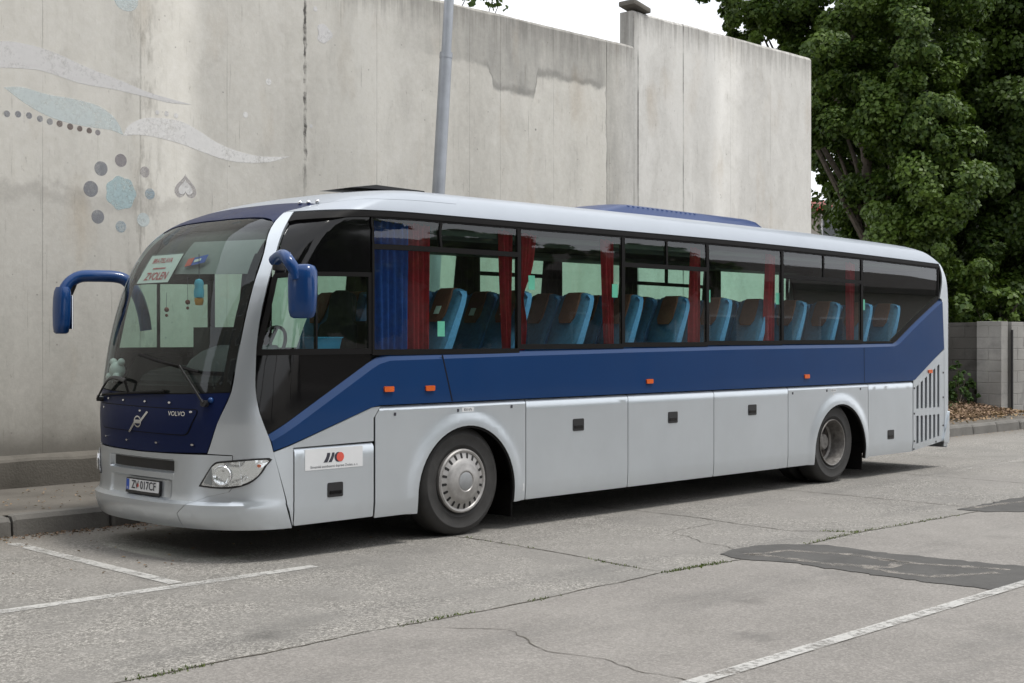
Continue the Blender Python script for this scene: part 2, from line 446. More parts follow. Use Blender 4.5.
# lower silver panels, near side and far side
def arch(cx,r,top,x0,x1,vb=.27,vt=1.245,cham=None):
    pts=[(x0,vb)]; n=28; zc=top-r
    pts+=[(cx-r,vb),(cx-r,zc)] if cx-r>x0 else []
    for k in range(1,n):
        a=math.pi*(1-k/n); pts.append((cx+r*math.cos(a),zc+r*math.sin(a)))
    pts+=[(cx+r,zc),(cx+r,vb),(x1,vb),(x1,vt)]
    if cham: pts+=[(x0+cham,vt),(x0,vt-cham*1.25)]
    else: pts+=[(x0,vt)]
    return pts
fa=arch(.025,.625,1.03,-1.09+g,.82-g,cham=.07); ra=arch(6.63,.62,1.00,5.43+g,7.33-g)
for far in (False,True):
    tri=[(-2.143,.905),(-1.12,1.238),(-1.03,1.243),(-1.097,1.155),(-1.105,1.15),(-1.105,.945),(-1.967,.935),(-1.967,.285)]
    plate('side_panel',tri,M['silver'],bus,far=far)
    for P_,cx,r,top_ in ((fa,.025,.625,1.03),(ra,6.63,.62,1.00)):
        def FL(u,v,cx=cx,r=r,zc=top_-r):
            d=(math.hypot(u-cx,max(0,v-zc)) if v>zc else abs(u-cx))-r
            return LIP(1.245)(u,v)+.020*(1-sstep(d,.015,.16))
        plate('wheel_arch_panel',P_,M['silver'],bus,far=far,off=FL,vl=[1.213]+[.30+.05*k for k in range(19)],ul=[cx-1.1+.05*k for k in range(45)])
    for cx,r,top in ((.025,.625,1.03),(6.63,.62,1.00)):
        zc=top-r; o=[(cx-r,.27)]+[(cx+r*math.cos(math.pi*(1-k/28)),zc+r*math.sin(math.pi*(1-k/28))) for k in range(29)]+[(cx+r,.27)]
        r2=r-.022; i=[(cx+r2,.27)]+[(cx+r2*math.cos(math.pi*k/28),zc+r2*math.sin(math.pi*k/28)) for k in range(29)]+[(cx-r2,.27)]
        plate('wheel_arch_trim',o+i,M['gasket'],bus,far=far,off=.012,th=.03)
    for x0,x1,v0,v1,h in ((-1.96,-1.10,.285,.93,(-1.53,.555)),(.82,2.38,.27,1.245,(1.59,.965)),(2.38,3.91,.27,1.245,(3.15,.975)),(3.91,5.43,.27,1.245,(4.67,1.0)),(7.33,8.53,.28,1.245,(7.92,.545))):
        d=plate('luggage_door',roundp([(x0+g,v0),(x1-g,v0),(x1-g,v1),(x0+g,v1)],.012),M['silver'],bus,far=far,off=LIP(v1),vl=[v1-.032])
        hx,hz=h; hw=.082
        plate('handle',roundp([(hx-hw,hz-.062),(hx+hw,hz-.062),(hx+hw,hz+.062),(hx-hw,hz+.062)],.015),M['black'],d,far=far,off=.006,th=.014)
        plate('handle_grip',[(hx-hw+.02,hz-.035),(hx+hw-.02,hz-.035),(hx+hw-.02,hz-.008),(hx-hw+.02,hz-.008)],M['blackglass'],d,far=far,off=.012,th=.01)
    # engine grille: backing, rails and bars
    zt=lambda x:1.27+(x-8.54)/(9.44-8.54)*.41
    zb=lambda x:.285+(x-8.54)*.11
    gp=[]
    xs=[8.545]; bars=[]
    x=8.63
    while x<9.30: bars.append((x,x+.062)); x+=.121
    edges=[8.542]+[e for b_ in bars for e in b_]+[9.435]
    gp.append([(8.542,zb(8.542)),(9.20,zb(9.20)),(9.435,zb(9.435)),(9.435,zb(9.435)+.085),(8.542,zb(8.542)+.085)])
    gp.append([(8.542,.765),(9.435,.765),(9.435,.865),(8.542,.865)])
    gp.append([(8.542,zt(8.542)-.14),(9.435,zt(9.435)-.14),(9.435,zt(9.435)),(8.542,zt(8.542))])
    for a,b_ in zip(edges[0::2],edges[1::2]):
        a,b_=min(a,b_),max(a,b_)
        gp.append([(a,zb(a)+.0851),(b_,zb(b_)+.0851),(b_,.7649),(a,.7649)])
        gp.append([(a,.8651),(b_,.8651),(b_,zt(b_)-.1401),(a,zt(a)-.1401)])
    gr=plate('engine_grille',gp,M['silver'],bus,far=far,th=.03)
    plate('grille_mesh',[(8.55,.32),(9.42,.44),(9.42,1.62),(8.55,1.22)],M['black'],gr,far=far,off=-.032,th=.004)
    for bx,bz in ((8.57,.42),(8.57,.80),(8.57,1.15),(9.41,.60),(9.41,1.0),(9.41,1.35),(8.57,.31),(9.2,.38)):
        plate('screw',[(bx-.012,bz-.012),(bx+.012,bz-.012),(bx+.012,bz+.012),(bx-.012,bz+.012)],M['black'],gr,off=.005,th=.006,far=far)
    # rear corner: silver pillar, bumper corner
    if far: continue
# silver corner pillar sweeping from the bumper up to the roof
PR=[(-2.66,2.975),(-2.55,2.88),(-2.45,2.70),(-2.375,2.40),(-2.35,1.85),(-2.33,1.61),(-2.31,1.40),(-2.26,1.20),(-2.18,1.0),(-1.975,.27)]
PL=[(-2.96,.27),(-2.96,.40),(-2.86,.485),(-2.70,.545),(-2.52,.585),(-2.49,.62),(-2.49,.885),(-2.505,.888),(-2.715,.895),(-2.615,1.15),(-2.515,1.40),(-2.495,1.67),(-2.485,1.93),(-2.495,2.30),(-2.535,2.61),(-2.69,2.89),(-2.76,2.975)]
def curve3(pts,n=4):
    v=smooth_path([(p[0],p[1],0) for p in pts],n); return [(q.x,q.y,1) for q in v]
pr=curve3(PR[:-2],4)[:-1]+[(p[0],p[1],1) for p in PR[-2:]]
pl=[(p[0],p[1],1) for p in PL[:9]]+curve3(PL[8:],4)[1:]
for far in (False,True):
    cp=plate('corner_pillar',pr+pl,M['silver'],bus,far=far,off=0.0,th=.03)
# front bumper with the intake slot and the plate recess
def sstep(x,a,b):
    t=max(0,min(1,(x-a)/(b-a))); return t*t*(3-2*t)
def inrect(u,v,u0,u1,v0,v1,eu,ev):
    return sstep(u,u0,u0+eu)*(1-sstep(u,u1-eu,u1))*sstep(v,v0,v0+ev)*(1-sstep(v,v1-ev,v1))
SL=(2*UC+3.07,-3.07,.715,.832); RC=(2*UC+3.09,-3.09,.500,.668)
bo=lambda u,v:-.045*inrect(u,v,*SL,.03,.014)-.022*inrect(u,v,*RC,.05,.016)
bp=[(p[0],p[1],1) for p in PL[:8]]; bp=[(p[0]-.006,p[1],1) for p in bp]
bp=bp[:6]+[(-2.496,.64,1),(-2.496,.880,1),(-2.72,.885,1),(-3.26,.878,1),(UC,.874,1),(UC,.27,1)]
fl=lambda a,e:[a,a+e*.3,a+e*.6,a+e]
bump=plate('front_bumper',bp,M['silver'],bus,both=True,merge=True,off=bo,th=.02,ul=fl(-3.07-.03,.03)+fl(-3.14,.05),vl=fl(.715,.014)+fl(.818,.014)+fl(.5,.016)+fl(.652,.016))
plate('air_intake',[(UC,.733,1),(-3.103,.733,1),(-3.103,.815,1),(UC,.815,1)],M['black'],bump,both=True,merge=True,off=-.040,th=.004)
# licence plate
UP=-3.52
lp=plate('number_plate',roundp([(UP-.265,.515,1),(UP+.265,.515,1),(UP+.265,.640,1),(UP-.265,.640,1)],.012),M['black'],bus,off=.002,th=.02)
plate('plate_face',roundp([(UP-.255,.537,1),(UP+.255,.537,1),(UP+.255,.632,1),(UP-.255,.632,1)],.008),M['whiteplate'],lp,off=.006,th=.004)
plate('country_band',[(UP-.253,.539,1),(UP-.205,.539,1),(UP-.205,.630,1),(UP-.253,.630,1)],M['inkblue'],lp,off=.0075,th=.001)
text_on_skin('plate_lettering','ZV 017CF',UP+.027,.5855,.098,M['ink'],lp,.009,sx=.92,bold=.0012)
bm=bmesh.new(); skin(bm,[[(UP-.062+.014*math.cos(a*.785),.586+.018*math.sin(a*.785),1) for a in range(8)]],off=.009,th=.001); fin('plate_crest',bm,M['logored'],lp)
text_on_skin('country_letters','SK',UP-.229,.555,.030,M['whiteplate'],lp,.009)
# head lamps
HL=[(-2.795,.625),(-2.70,.765),(-2.655,.815),(-2.58,.838),(-2.19,.862),(-2.21,.80),(-2.27,.715),(-2.36,.65),(-2.48,.618),(-2.62,.612)]
HLi=[(-2.765,.636),(-2.685,.765),(-2.645,.803),(-2.575,.824),(-2.215,.847),(-2.235,.795),(-2.285,.72),(-2.37,.665),(-2.485,.634),(-2.62,.627)]
h3=lambda L_,k=3:curve3(L_+[L_[0]],k)[:-1]
for far in (False,True):
    h=plate('headlight',h3(HL),M['black'],bus,far=far,off=.008,th=.03)
    plate('reflector',h3(HLi),M['lamp'],h,far=far,off=.010,th=.004)
    plate('lamp_cell',[(-2.745,.655,1),(-2.685,.765,1),(-2.67,.785,1),(-2.665,.640,1)],M['alu'],h,far=far,off=.013,th=.004)
    bm=bmesh.new()
    for cu,cv_,rr in ((-2.575,.722,.082),):
        # parabolic bowl with a bulb
        base=Vector(S(2*UC-cu if far else cu,cv_,.012)); nrm=(Vector(S(2*UC-cu if far else cu,cv_,.1))-base).normalized()
        q=nrm.to_track_quat('Z','Y').to_matrix().to_4x4(); q.translation=base
        b2=bmesh.new(); pr_=[(rr,.012),(rr*.93,.018),(rr*.85,.006),(rr*.6,-.004),(rr*.3,-.007),(0,-.008)]
        rings=[]
        lathe(b2,pr_,0,0,24)
        for v in b2.verts: v.co=Vector((v.co.x,-v.co.z,v.co.y))
        b2.transform(q); me=bpy.data.meshes.new('t'); b2.to_mesh(me); b2.free(); bm.from_mesh(me); bpy.data.meshes.remove(me)
    fin('reflector_bowl',bm,M['lamp'],h)
    plate('lamp_divider',[(-2.44,.640,1),(-2.41,.645,1),(-2.435,.832,1),(-2.465,.83,1)],M['lamp'],h,far=far,off=.016,th=.006)
    plate('indicator_lamp',[(-2.385,.665,1),(-2.30,.72,1),(-2.245,.79,1),(-2.225,.838,1),(-2.32,.832,1),(-2.36,.75,1)],M['lamp'],h,far=far,off=.015,th=.004)
    bm=bmesh.new(); skin(bm,[[(-2.275+.018*math.cos(a*.785),.80+.014*math.sin(a*.785),1) for a in range(8)]],off=.018,th=.004,far=far); fin('indicator_bulb',bm,M['orange'],h)
    plate('lamp_lens',h3(HLi),M['clear'],h,far=far,off=.024,th=0)
# blue front panel under the windscreen
FB=[(UC,.884,1),(-3.26,.888,1),(-2.725,.902,1),(-2.62,1.15,1),(-2.525,1.395,1),(-3.0,1.378,1),(UC,1.365,1)]
fp=plate('front_panel',FB,M['navy'],bus,both=True,merge=True,th=.015)
lid=roundp([(2*UC+2.80,1.262,1),(2*UC+2.90,1.055,1),(-2.92,1.045,1),(-2.80,1.252,1)],.05)
cu_=sum(p[0] for p in lid)/len(lid); cv2=sum(p[1] for p in lid)/len(lid)
plate('hatch_seal',[(cu_+(p[0]-cu_)*1.013,cv2+(p[1]-cv2)*1.07,1) for p in lid],M['gasket'],fp,off=.003,th=.004)
hd=plate('front_hatch',lid,M['navy'],fp,off=.008,th=.012)
for a,b_ in ((-3.84,1.305),(-3.48,1.305),(-3.13,1.305),(-4.15,1.31),(-3.77,.965),(-3.30,.965),(-2.86,.965),(-4.2,.975),(-3.54,1.225),(-2.87,1.235),(-4.25,1.23)):
    plate('rivet',[(a+.017*math.cos(t*.785),b_+.009*math.sin(t*.785),1) for t in range(8)],M['chrome'],fp,off=.014,th=.012)
text_on_skin('front_lettering','VOLVO',-3.03,1.215,.052,M['chrome'],hd,.012,sx=1.15,bold=.001)
bm=bmesh.new()
skin(bm,[[(-3.725,1.040,1),(-3.70,1.034,1),(-3.595,1.128,1),(-3.618,1.138,1)],[(-3.545,1.130,1),(-3.52,1.122,1),(-3.405,1.216,1),(-3.43,1.224,1)]],off=.016,th=.01)
ring=[(-3.57+.058*math.cos(a*math.pi/12),1.132+.050*math.sin(a*math.pi/12),1) for a in range(25)]
ring2=[(-3.57+.046*math.cos(a*math.pi/12),1.132+.038*math.sin(a*math.pi/12),1) for a in range(25)]
skin(bm,[ring+ring2[::-1]],off=.014,th=.008)
skin(bm,[[(-3.62,1.117,1),(-3.52,1.117,1),(-3.52,1.147,1),(-3.62,1.147,1)]],off=.017,th=.008)
fin('front_emblem',bm,M['chrome'],hd)
# windscreen with its black seal
BR=[(-2.70,2.895),(-2.85,2.92),(-3.05,2.945),(-3.4,2.95),(UC,2.945)]
wl=[(p[0]-.012,p[1],1) for p in PL[10:16]]
ws=[(UC,1.375,1),(-3.0,1.388,1),(-2.53,1.405,1)]+wl[1:]+[(-2.78,2.905,1),(-2.9,2.926,1),(-3.1,2.94,1),(-3.4,2.947,1),(UC,2.945,1)]
wsc=plate('windscreen',ws,M['wsglass'],bus,both=True,merge=True,th=0,off=-.004)
sw=[(p[0]-.012,p[1],1) for p in PL[10:15]]; sw2=[(p[0]-.10,p[1],1) for p in PL[10:15]][::-1]
for far in (False,True): plate('windscreen_seal',[sw+sw2],M['gasket'],wsc,far=far,off=-.008,th=.008)
plate('windscreen_seal',[[(UC,1.36,1),(-3.,1.374,1),(-2.53,1.392,1),(-2.53,1.46,1),(-3.0,1.45,1),(UC,1.44,1)]],M['gasket'],wsc,both=True,merge=True,off=-.009,th=.008)
# roof: navy cap at the front, pale roof behind it
cap=curve3([(UC,2.955),(-3.4,2.957),(-3.1,2.95),(-2.9,2.936),(-2.78,2.915),(-2.705,2.885)],4)+[(-2.74,2.975,1),(-2.6,3.055,1),(-2.2,3.10,1),(-1.2,3.12,1),(-.5,3.12,1),(-.5,4.319,1),(UC,4.319,1)]
rim_=[(-2.66,2.978,1),(-2.76,2.978,1),(-2.612,3.05,1),(-2.21,3.096,1),(-1.2,3.116,1),(-.5,3.116,1),(-.5,2.978,1)]
plate('roof_cap',cap,M['navy'],bus,both=True,merge=True,th=.015,clip=((-1.45,0,0),(1,0,0)))
roof=plate('roof',[[(-.5,2.978,1),(UR,2.978,1),(UR,4.319,1),(-.5,4.319,1)],rim_],M['roofwhite'],bus,both=True,merge=True,th=.015)
bm=bmesh.new()
skin(bm,[cap],th=.015,off=-.0008,clip=((-1.455,0,0),(-1,0,0)));
b2=bmesh.new(); skin(b2,[cap],th=.015,off=-.0008,far=True,clip=((-1.455,0,0),(-1,0,0)))
me=bpy.data.meshes.new('t'); b2.to_mesh(me); b2.free(); bm.from_mesh(me); bpy.data.meshes.remove(me)
fin('roof_front_sheet',bm,M['roofwhite'],roof)
for yy in (.95,W2,1.6):
    bm=bmesh.new(); bmesh.ops.create_uvsphere(bm,u_segments=10,v_segments=6,radius=.022,matrix=Matrix.Translation(Vector(S(-2.62-.3*(yy-.95),3.06+.0*yy,.012)))); fin('roof_lamp',bm,M['chrome'],bus)
# blue belt
top=[(-2.185,1.045),(-1.15,1.625),(-1.06,1.668),(-.92,1.70),(.74,1.725),(2.3,1.745),(4.4,1.765),(7.1,1.775),(8.02,1.785),(8.12,1.81),(9.30,2.415),(9.36,2.44)]
bot=[(9.43,1.695),(8.58,1.268),(8.50,1.256),(-1.03,1.256),(-1.14,1.238),(-2.142,.918)]
def dist_top(x,v):
    d=9
    for a,b_ in zip(top,top[1:]):
        ex,ey=b_[0]-a[0],b_[1]-a[1]; t=max(0,min(1,((x-a[0])*ex+(v-a[1])*ey)/(ex*ex+ey*ey)))
        d=min(d,math.hypot(x-a[0]-t*ex,v-a[1]-t*ey))
    return d
BC=lambda u,v:.006-.036*max(0,1-dist_top(S(u,v)[0],v)/.055)
def inset(pl_,d):
    o=[]
    for i,p in enumerate(pl_):
        a=Vector(pl_[max(i-1,0)]);b_=Vector(pl_[min(i+1,len(pl_)-1)]); t=(b_-a).normalized(); n=Vector((t.y,-t.x)); o.append((p[0]+n.x*d,p[1]+n.y*d))
    return o
t2=inset(top,.055)
for far in (False,True):
    strips=[top+t2[::-1],t2+bot]
    bb=bmesh.new(); skin(bb,strips,far=far,off=BC,th=.03); bmesh.ops.remove_doubles(bb,verts=bb.verts[:],dist=.0008)
    belt=fin('blue_belt',bb,M['blue'],bus,sharp=14)
    for mx_,mz in ((-.94,1.395),(-.45,1.39),(2.73,1.38),(5.83,1.37),(9.02,1.375)):
        if mx_<8.5 :
            plate('side_marker',roundp([(mx_-.055,mz-.024),(mx_+.055,mz-.024),(mx_+.055,mz+.024),(mx_-.055,mz+.024)],.012),M['orange'],belt,far=far,off=.022,th=.018)
        else:
            plate('side_marker',roundp([(mx_-.055,mz-.024),(mx_+.055,mz-.024),(mx_+.055,mz+.024),(mx_-.055,mz+.024)],.012),M['orange'],bus,far=far,off=.014,th=.018)
    # a panel joint in the belt
    plate('belt_joint',[(-.30,1.69),(-.285,1.69),(-.16,1.262),(-.175,1.262)],M['gasket'],belt,far=far,off=.0072,th=.004)
    plate('belt_joint',[(7.21,1.72),(7.218,1.72),(7.225,1.262),(7.217,1.262)],M['gasket'],belt,far=far,off=.0072,th=.004)
    # black quarter panel and cab window
    F=lambda u,v:(S(u,v)[0],v)
    plate('cab_panel',[F(-2.352,1.71),F(-2.31,1.40),F(-2.245,1.19),F(-2.19,1.055),(-1.16,1.62),(-1.105,1.645),(-1.105,1.71)],M['blackglass'],bus,far=far,off=-.03,th=.008)
    up=[F(-2.345,2.425),F(-2.37,2.50),F(-2.425,2.68),F(-2.515,2.86),F(-2.575,2.905),(-1.105,2.93),(-1.105,2.425)]
    cwf=plate('cab_window_frame',[[F(-2.352,1.705),(-1.105,1.705),(-1.105,1.755),F(-2.352,1.755)],
        [F(-2.352,2.385),(-1.105,2.385),(-1.105,2.425),F(-2.34,2.425)],
        [F(-2.352,1.755),F(-2.295,1.755),F(-2.295,2.385),F(-2.352,2.385)],
        [(-1.145,1.755),(-1.105,1.755),(-1.105,2.385),(-1.145,2.385)],
        [(-1.72,1.755),(-1.70,1.755),(-1.70,2.385),(-1.72,2.385)]],M['gasket'],bus,far=far,off=-.020,th=.03)
    plate('cab_pane',[F(-2.296,1.755),(-1.145,1.755),(-1.145,2.385),F(-2.296,2.385)],M['glass'],cwf,far=far,off=-.030,th=0)
    plate('cab_upper_panel',up,M['blackglass'],bus,far=far,off=-.028,th=.006)
    # window band: gasket under the roof, pillars, panes
    gt=[F(-2.565,2.885),F(-2.645,2.972),(9.30,2.972),(9.30,2.925),(-1.0,2.922),F(-2.5,2.90)]
    plate('window_gasket',gt,M['gasket'],bus,far=far,off=-.006,th=.03)
    PX=[-1.105,.745,2.325,3.815,5.335,7.20]
    for i in range(6):
        x0,x1=PX[i],(PX[i+1] if i<5 else 9.30); fw=.025
        vb=1.72
        zb_=(1.695,1.735,1.748,1.762,1.768,1.772)[i]
        if i<5:
            fr_=[[(x0,zb_),(x0+fw,zb_),(x0+fw,2.928),(x0,2.928)],[(x1-fw,zb_),(x1,zb_),(x1,2.928),(x1-fw,2.928)],[(x0+fw,zb_),(x1-fw,zb_),(x1-fw,zb_+.05),(x0+fw,zb_+.05)],[(x0+fw,2.905),(x1-fw,2.905),(x1-fw,2.928),(x0+fw,2.928)]]
            pane=[(x0+fw,zb_+.02),(x1-fw,zb_+.02),(x1-fw,2.918),(x0+fw,2.918)]
            if i in (0,2,4):
                zm=(2.655,0,2.62,0,2.60)[i]; xm=(x0+x1)/2+(-.10 if i==0 else 0)
                fr_+=[[(x0+fw,zm-.024),(x1-fw,zm-.024),(x1-fw,zm+.024),(x0+fw,zm+.024)],[(xm-.014,zm+.024),(xm+.014,zm+.024),(xm+.014,2.905),(xm-.014,2.905)]]
        else:
            fr_=[[(x0,zb_),(x0+fw,zb_),(x0+fw,2.928),(x0,2.928)],[(x0+fw,zb_),(8.0,zb_),(8.09,1.80),(9.30,2.425),(9.30,2.495),(8.02,1.83),(7.98,1.80),(x0+fw,1.80)],[(x0+fw,2.905),(9.30,2.905),(9.30,2.928),(x0+fw,2.928)],[(9.275,2.50),(9.30,2.495),(9.30,2.905),(9.275,2.905)]]
            pane=[(x0+fw,1.76),(8.0,1.76),(9.285,2.47),(9.285,2.918),(x0+fw,2.918)]
        wnd=plate('side_window',fr_,M['gasket'],bus,far=far,off=-.014,th=.04)
        plate('window_pane',pane,M['glass'],wnd,far=far,off=-.024,th=0)
# pillar and bumper corner at the rear, rear wall
rp_=[(ux(9.445,.30),.30,1),(9.62,.28,1),(UR,.28,1),(UR,2.975,1),(9.62,2.975,1),(ux(9.312,2.975),2.975,1),(ux(9.312,2.45),2.45,1),(ux(9.37,2.43),2.43,1),(ux(9.44,1.70),1.70,1),(ux(9.45,.45),.45,1)]
plate('rear_panel',rp_,M['silver'],bus,both=True,merge=True,th=.02)
for far in (False,True):
    plate('rear_bumper_corner',roundp([(9.385,.37,1),(9.62,.34,1),(10.0,.34,1),(10.0,.78,1),(9.64,.80,1),(9.56,.78,1)],.04),M['silver'],bus,far=far,off=.022,th=.03)
    plate('tail_light',[(9.76,1.0,1),(9.86,1.0,1),(9.86,1.5,1),(9.76,1.5,1)],M['inkred'],bus,far=far,off=.012,th=.012)
plate('rear_window',[(10.0,1.9,1),(UR,1.9,1),(UR,2.75,1),(10.0,2.75,1)],M['blackglass'],bus,both=True,merge=True,off=.004,th=.006)
# dark inner lining (behind the joints) and under-floor
ln=[(UC,.32,1),(-1.0,.30,1),(-.75,.30,1),(-.75,1.14,1),(.80,1.14,1),(.80,.30,1),(5.9,.30,1),(5.9,1.14,1),(7.38,1.14,1),(7.38,.30,1),(9.3,.38,1),(UR,.36,1),(UR,1.66,1),(-2.0,1.66,1),(-2.2,1.35,1),(UC,1.33,1)]
plate('inner_lining',ln,M['liner'],bus,both=True,merge=True,off=-.058,th=.01)
plate('rear_lining',[(9.6,1.66,1),(UR,1.66,1),(UR,2.94,1),(9.55,2.94,1)],M['cabin'],bus,both=True,merge=True,off=-.05,th=.01)
plate('ceiling_lining',[(-2.3,2.93,1),(UR,2.93,1),(UR,4.319,1),(-2.3,4.319,1)],M['cabin'],bus,both=True,merge=True,off=-.05,th=.01)
bm=bmesh.new(); box(bm,-2.3,9.45,.45,2.1,.36,1.13); box(bm,-1.85,9.45,.09,2.46,1.141,1.18); fin('chassis',bm,M['liner'],bus,smooth=False)
bm=bmesh.new(); box(bm,-1.35,9.4,.09,2.46,1.182,1.20); fin('cabin_floor',bm,M['floor'],bus,smooth=False)
# wheels
def wheel(x,far,rear):
    y0=0.03 if not far else 2*W2-.03; sy=1 if not far else -1
    zc=.512
    bm=bmesh.new()
    lathe(bm,[(.285,.055),(.30,.035),(.328,.024),(.334,.019),(.342,.019),(.348,.022),(.39,.012),(.425,.012),(.432,.008),(.440,.008),(.447,.014),(.462,.022),(.488,.040),(.505,.062),(.512,.085),(.5135,.12),(.5135,.25),(.505,.28),(.48,.30),(.39,.315),(.30,.30),(.285,.27)],x,zc,72,sy,y0,close=True)
    wh=fin('wheel',bm,M['tyre'],bus,sharp=50)
    if not rear:
        bm=bmesh.new()
        lathe(bm,[(.292,.06),(.300,.020),(.298,.004),(.285,-.006),(.270,-.002),(.262,.006),(.215,-.006),(.205,-.014),(.19,-.026),(.16,-.036),(.115,-.042),(.108,-.046),(.096,-.046),(.090,-.040),(.0,-.040)],x,zc,64,sy,y0)
        hc=fin('hubcap',bm,M['rim'],wh,sharp=30)
        for k in range(20):
            bm=bmesh.new(); a=2*math.pi*k/20+.08; ca,sa=math.cos(a),math.sin(a)
            P=[]
            for rr,tt in ((.218,-.011),(.255,-.013),(.262,-.006),(.262,.006),(.255,.013),(.218,.011),(.212,.005),(.212,-.005)):
                yy=.006+(-.012)*(.262-rr)/.047-.0025
                P.append((x+rr*ca-tt*sa,y0+sy*yy,zc+rr*sa+tt*ca))
            prism(bm,P,(0,sy*.012,0)); fin('vent_slot',bm,M['liner'],wh,smooth=False)
        bm=bmesh.new(); lathe(bm,[(.084,-.042),(.08,-.044),(.0,-.044)],x,zc,32,sy,y0); fin('centre_cap',bm,M['alu'],wh)
    else:
        bm=bmesh.new()
        lathe(bm,[(.287,.055),(.297,.022),(.290,.012),(.280,.018),(.272,.05),(.262,.10),(.255,.15),(.25,.19),(.232,.205),(.225,.21),(.10,.21),(.10,.15),(.085,.135),(.0,.135)],x,zc,56,sy,y0)
        fin('rim',bm,M['rimrear'],wh,sharp=30)
        bm=bmesh.new()
        for k in range(8):
            a=2*math.pi*k/8+.2
            lathe(bm,[(.036,.207),(.034,.2055),(.0,.2055)],x+.172*math.cos(a),zc+.172*math.sin(a),16,sy,y0)
        fin('rim_hole',bm,M['liner'],wh)
        bm=bmesh.new()
        for k in range(10):
            a=2*math.pi*k/10
            lathe(bm,[(.016,.21),(.016,.185),(.010,.18),(0,.18)],x+.128*math.cos(a),zc+.128*math.sin(a),6,sy,y0)
        lathe(bm,[(.226,.2085),(.10,.2085)],x,zc,40,sy,y0)
        fin('wheel_hub',bm,M['rimdark'],wh)
        bm=bmesh.new(); lathe(bm,[(.29,.37),(.36,.35),(.46,.36),(.512,.42),(.512,.58),(.46,.64),(.36,.65),(.29,.63)],x,zc,40,sy,y0,close=True); fin('inner_tyre',bm,M['tyre'],wh)
for far in (False,True):
    wheel(0,far,False); wheel(6.53,far,True)
bm=bmesh.new(); tube(bm,[(0,.3,.5),(0,2.25,.5)],.07); fin('axle',bm,M['liner'],bus)
bm=bmesh.new(); tube(bm,[(6.53,.4,.5),(6.53,2.15,.5)],.09); bmesh.ops.create_uvsphere(bm,u_segments=16,v_segments=10,radius=.22,matrix=Matrix.Translation((6.53,W2,.5))); fin('axle',bm,M['liner'],bus)
for x in (.72,7.34):
    for y0 in (.10,2*W2-.42):
        bm=bmesh.new(); box(bm,x-.008,x+.012,y0,y0+.32,.105,.45,.004); fin('mud_flap',bm,M['gasket'],bus)
# wheel-well backs
for x in (-.78,.83,5.88,7.4):
    bm=bmesh.new(); box(bm,x-.01,x+.01,.06,2.49,.32,1.14); fin('wheel_well',bm,M['liner'],bus,smooth=False)
# company sticker on the first flap
u0,u1,v0,v1=-1.85,-1.23,.735,.912
st=plate('company_sticker',[(u0,v0),(u1,v0),(u1,v1),(u0,v1)],M['whiteplate'],bus,off=.003,th=.002)
um=(u0+u1)/2
text_on_skin('sticker_lettering','Slovenská autobusová doprava Zvolen, a. s.',um,v0+.024,.0315,M['ink'],st,.0045,sx=.93)
bm=bmesh.new()
zb0,zt0=.792,.872
def arcband(x,wd,lean):
    o=[];i=[]
    for k in range(9):
        t=k/8; z=zb0+(zt0-zb0)*t; xx=x+lean*math.sin(t*1.5)
        o.append((xx,z)); i.append((xx+wd*(1-.25*t),z))
    return o+i[::-1]
skin(bm,[arcband(um-.118,.042,.040),arcband(um-.066,.036,.040)],off=.0045,th=.001)
fin('logo_road',bm,M['ink'],st,smooth=False)
circ=lambda cx,cz,r,n=24:[(cx+r*math.cos(2*math.pi*k/n),cz+r*math.sin(2*math.pi*k/n)) for k in range(n)]
bm=bmesh.new(); skin(bm,[circ(um+.042,.832,.042)],off=.0045,th=.001); fin('logo_disc',bm,M['ink'],st,smooth=False)
bm=bmesh.new(); skin(bm,[circ(um+.062,.832,.040)],off=.0065,th=.001); fin('logo_disc',bm,M['logored'],st,smooth=False)
# tyre pressure labels and little bolts above the wheels
for x,z,wd in ((.035,1.178,.075),(6.47,1.178,.06)):
    lb=plate('pressure_label',[(x-wd,z-.020),(x+wd,z-.020),(x+wd,z+.020),(x-wd,z+.020)],M['whiteplate'],bus,off=.003,th=.002)
    text_on_skin('label_lettering','850 kPa',x,z,.036,M['ink'],lb,.0045,sx=.9)
    plate('label_arrow',[(x,z-.068),(x+.02,z-.040),(x-.02,z-.040)],M['whiteplate'],lb,off=.003,th=.002)
plate('small_label',[(.765,.36),(.795,.36),(.795,.43),(.765,.43)],M['whiteplate'],bus,off=.003,th=.002)
plate('small_label',[(5.93,.40),(5.955,.40),(5.955,.47),(5.93,.47)],M['whiteplate'],bus,off=.003,th=.002)
for x,z in ((-.09,1.175),(.62,1.185),(-.86,1.17),(5.53,1.17),(6.31,1.18),(7.13,1.18)): plate('panel_bolt',[(x-.012,z-.014),(x+.012,z-.014),(x+.012,z+.014),(x-.012,z+.014)],M['ink'],bus,off=.004,th=.005)
# wipers
def wiper(piv,elb,b0,b1,bend=None):
    P=lambda a,o:Vector(S(a[0],a[1],o))
    bm=bmesh.new(); tube(bm,[P(piv,.0),P(piv,.055)],.028,12)
    arm=[P(piv,.05)]+([P(bend,.065)] if bend else [])+[P(elb,.05)]
    tube(bm,smooth_path(arm,4),[(.020,.009)]*((len(arm)-1)*4+1),8)
    wp=fin('wiper',bm,M['black'],bus)
    bm=bmesh.new(); n=8
    pts=[P((b0[0]+(b1[0]-b0[0])*k/n,b0[1]+(b1[1]-b0[1])*k/n),.022) for k in range(n+1)]
    tube(bm,pts,[(.016,.008)]*(n+1),6); tube(bm,[P(elb,.052),P(((b0[0]+b1[0])/2,(b0[1]+b1[1])/2),.02)],.012,6)
    fin('wiper_blade',bm,M['gasket'],wp)
wiper((-2.73,1.305),(-3.02,1.605),(-3.66,1.70),(-2.83,1.565))
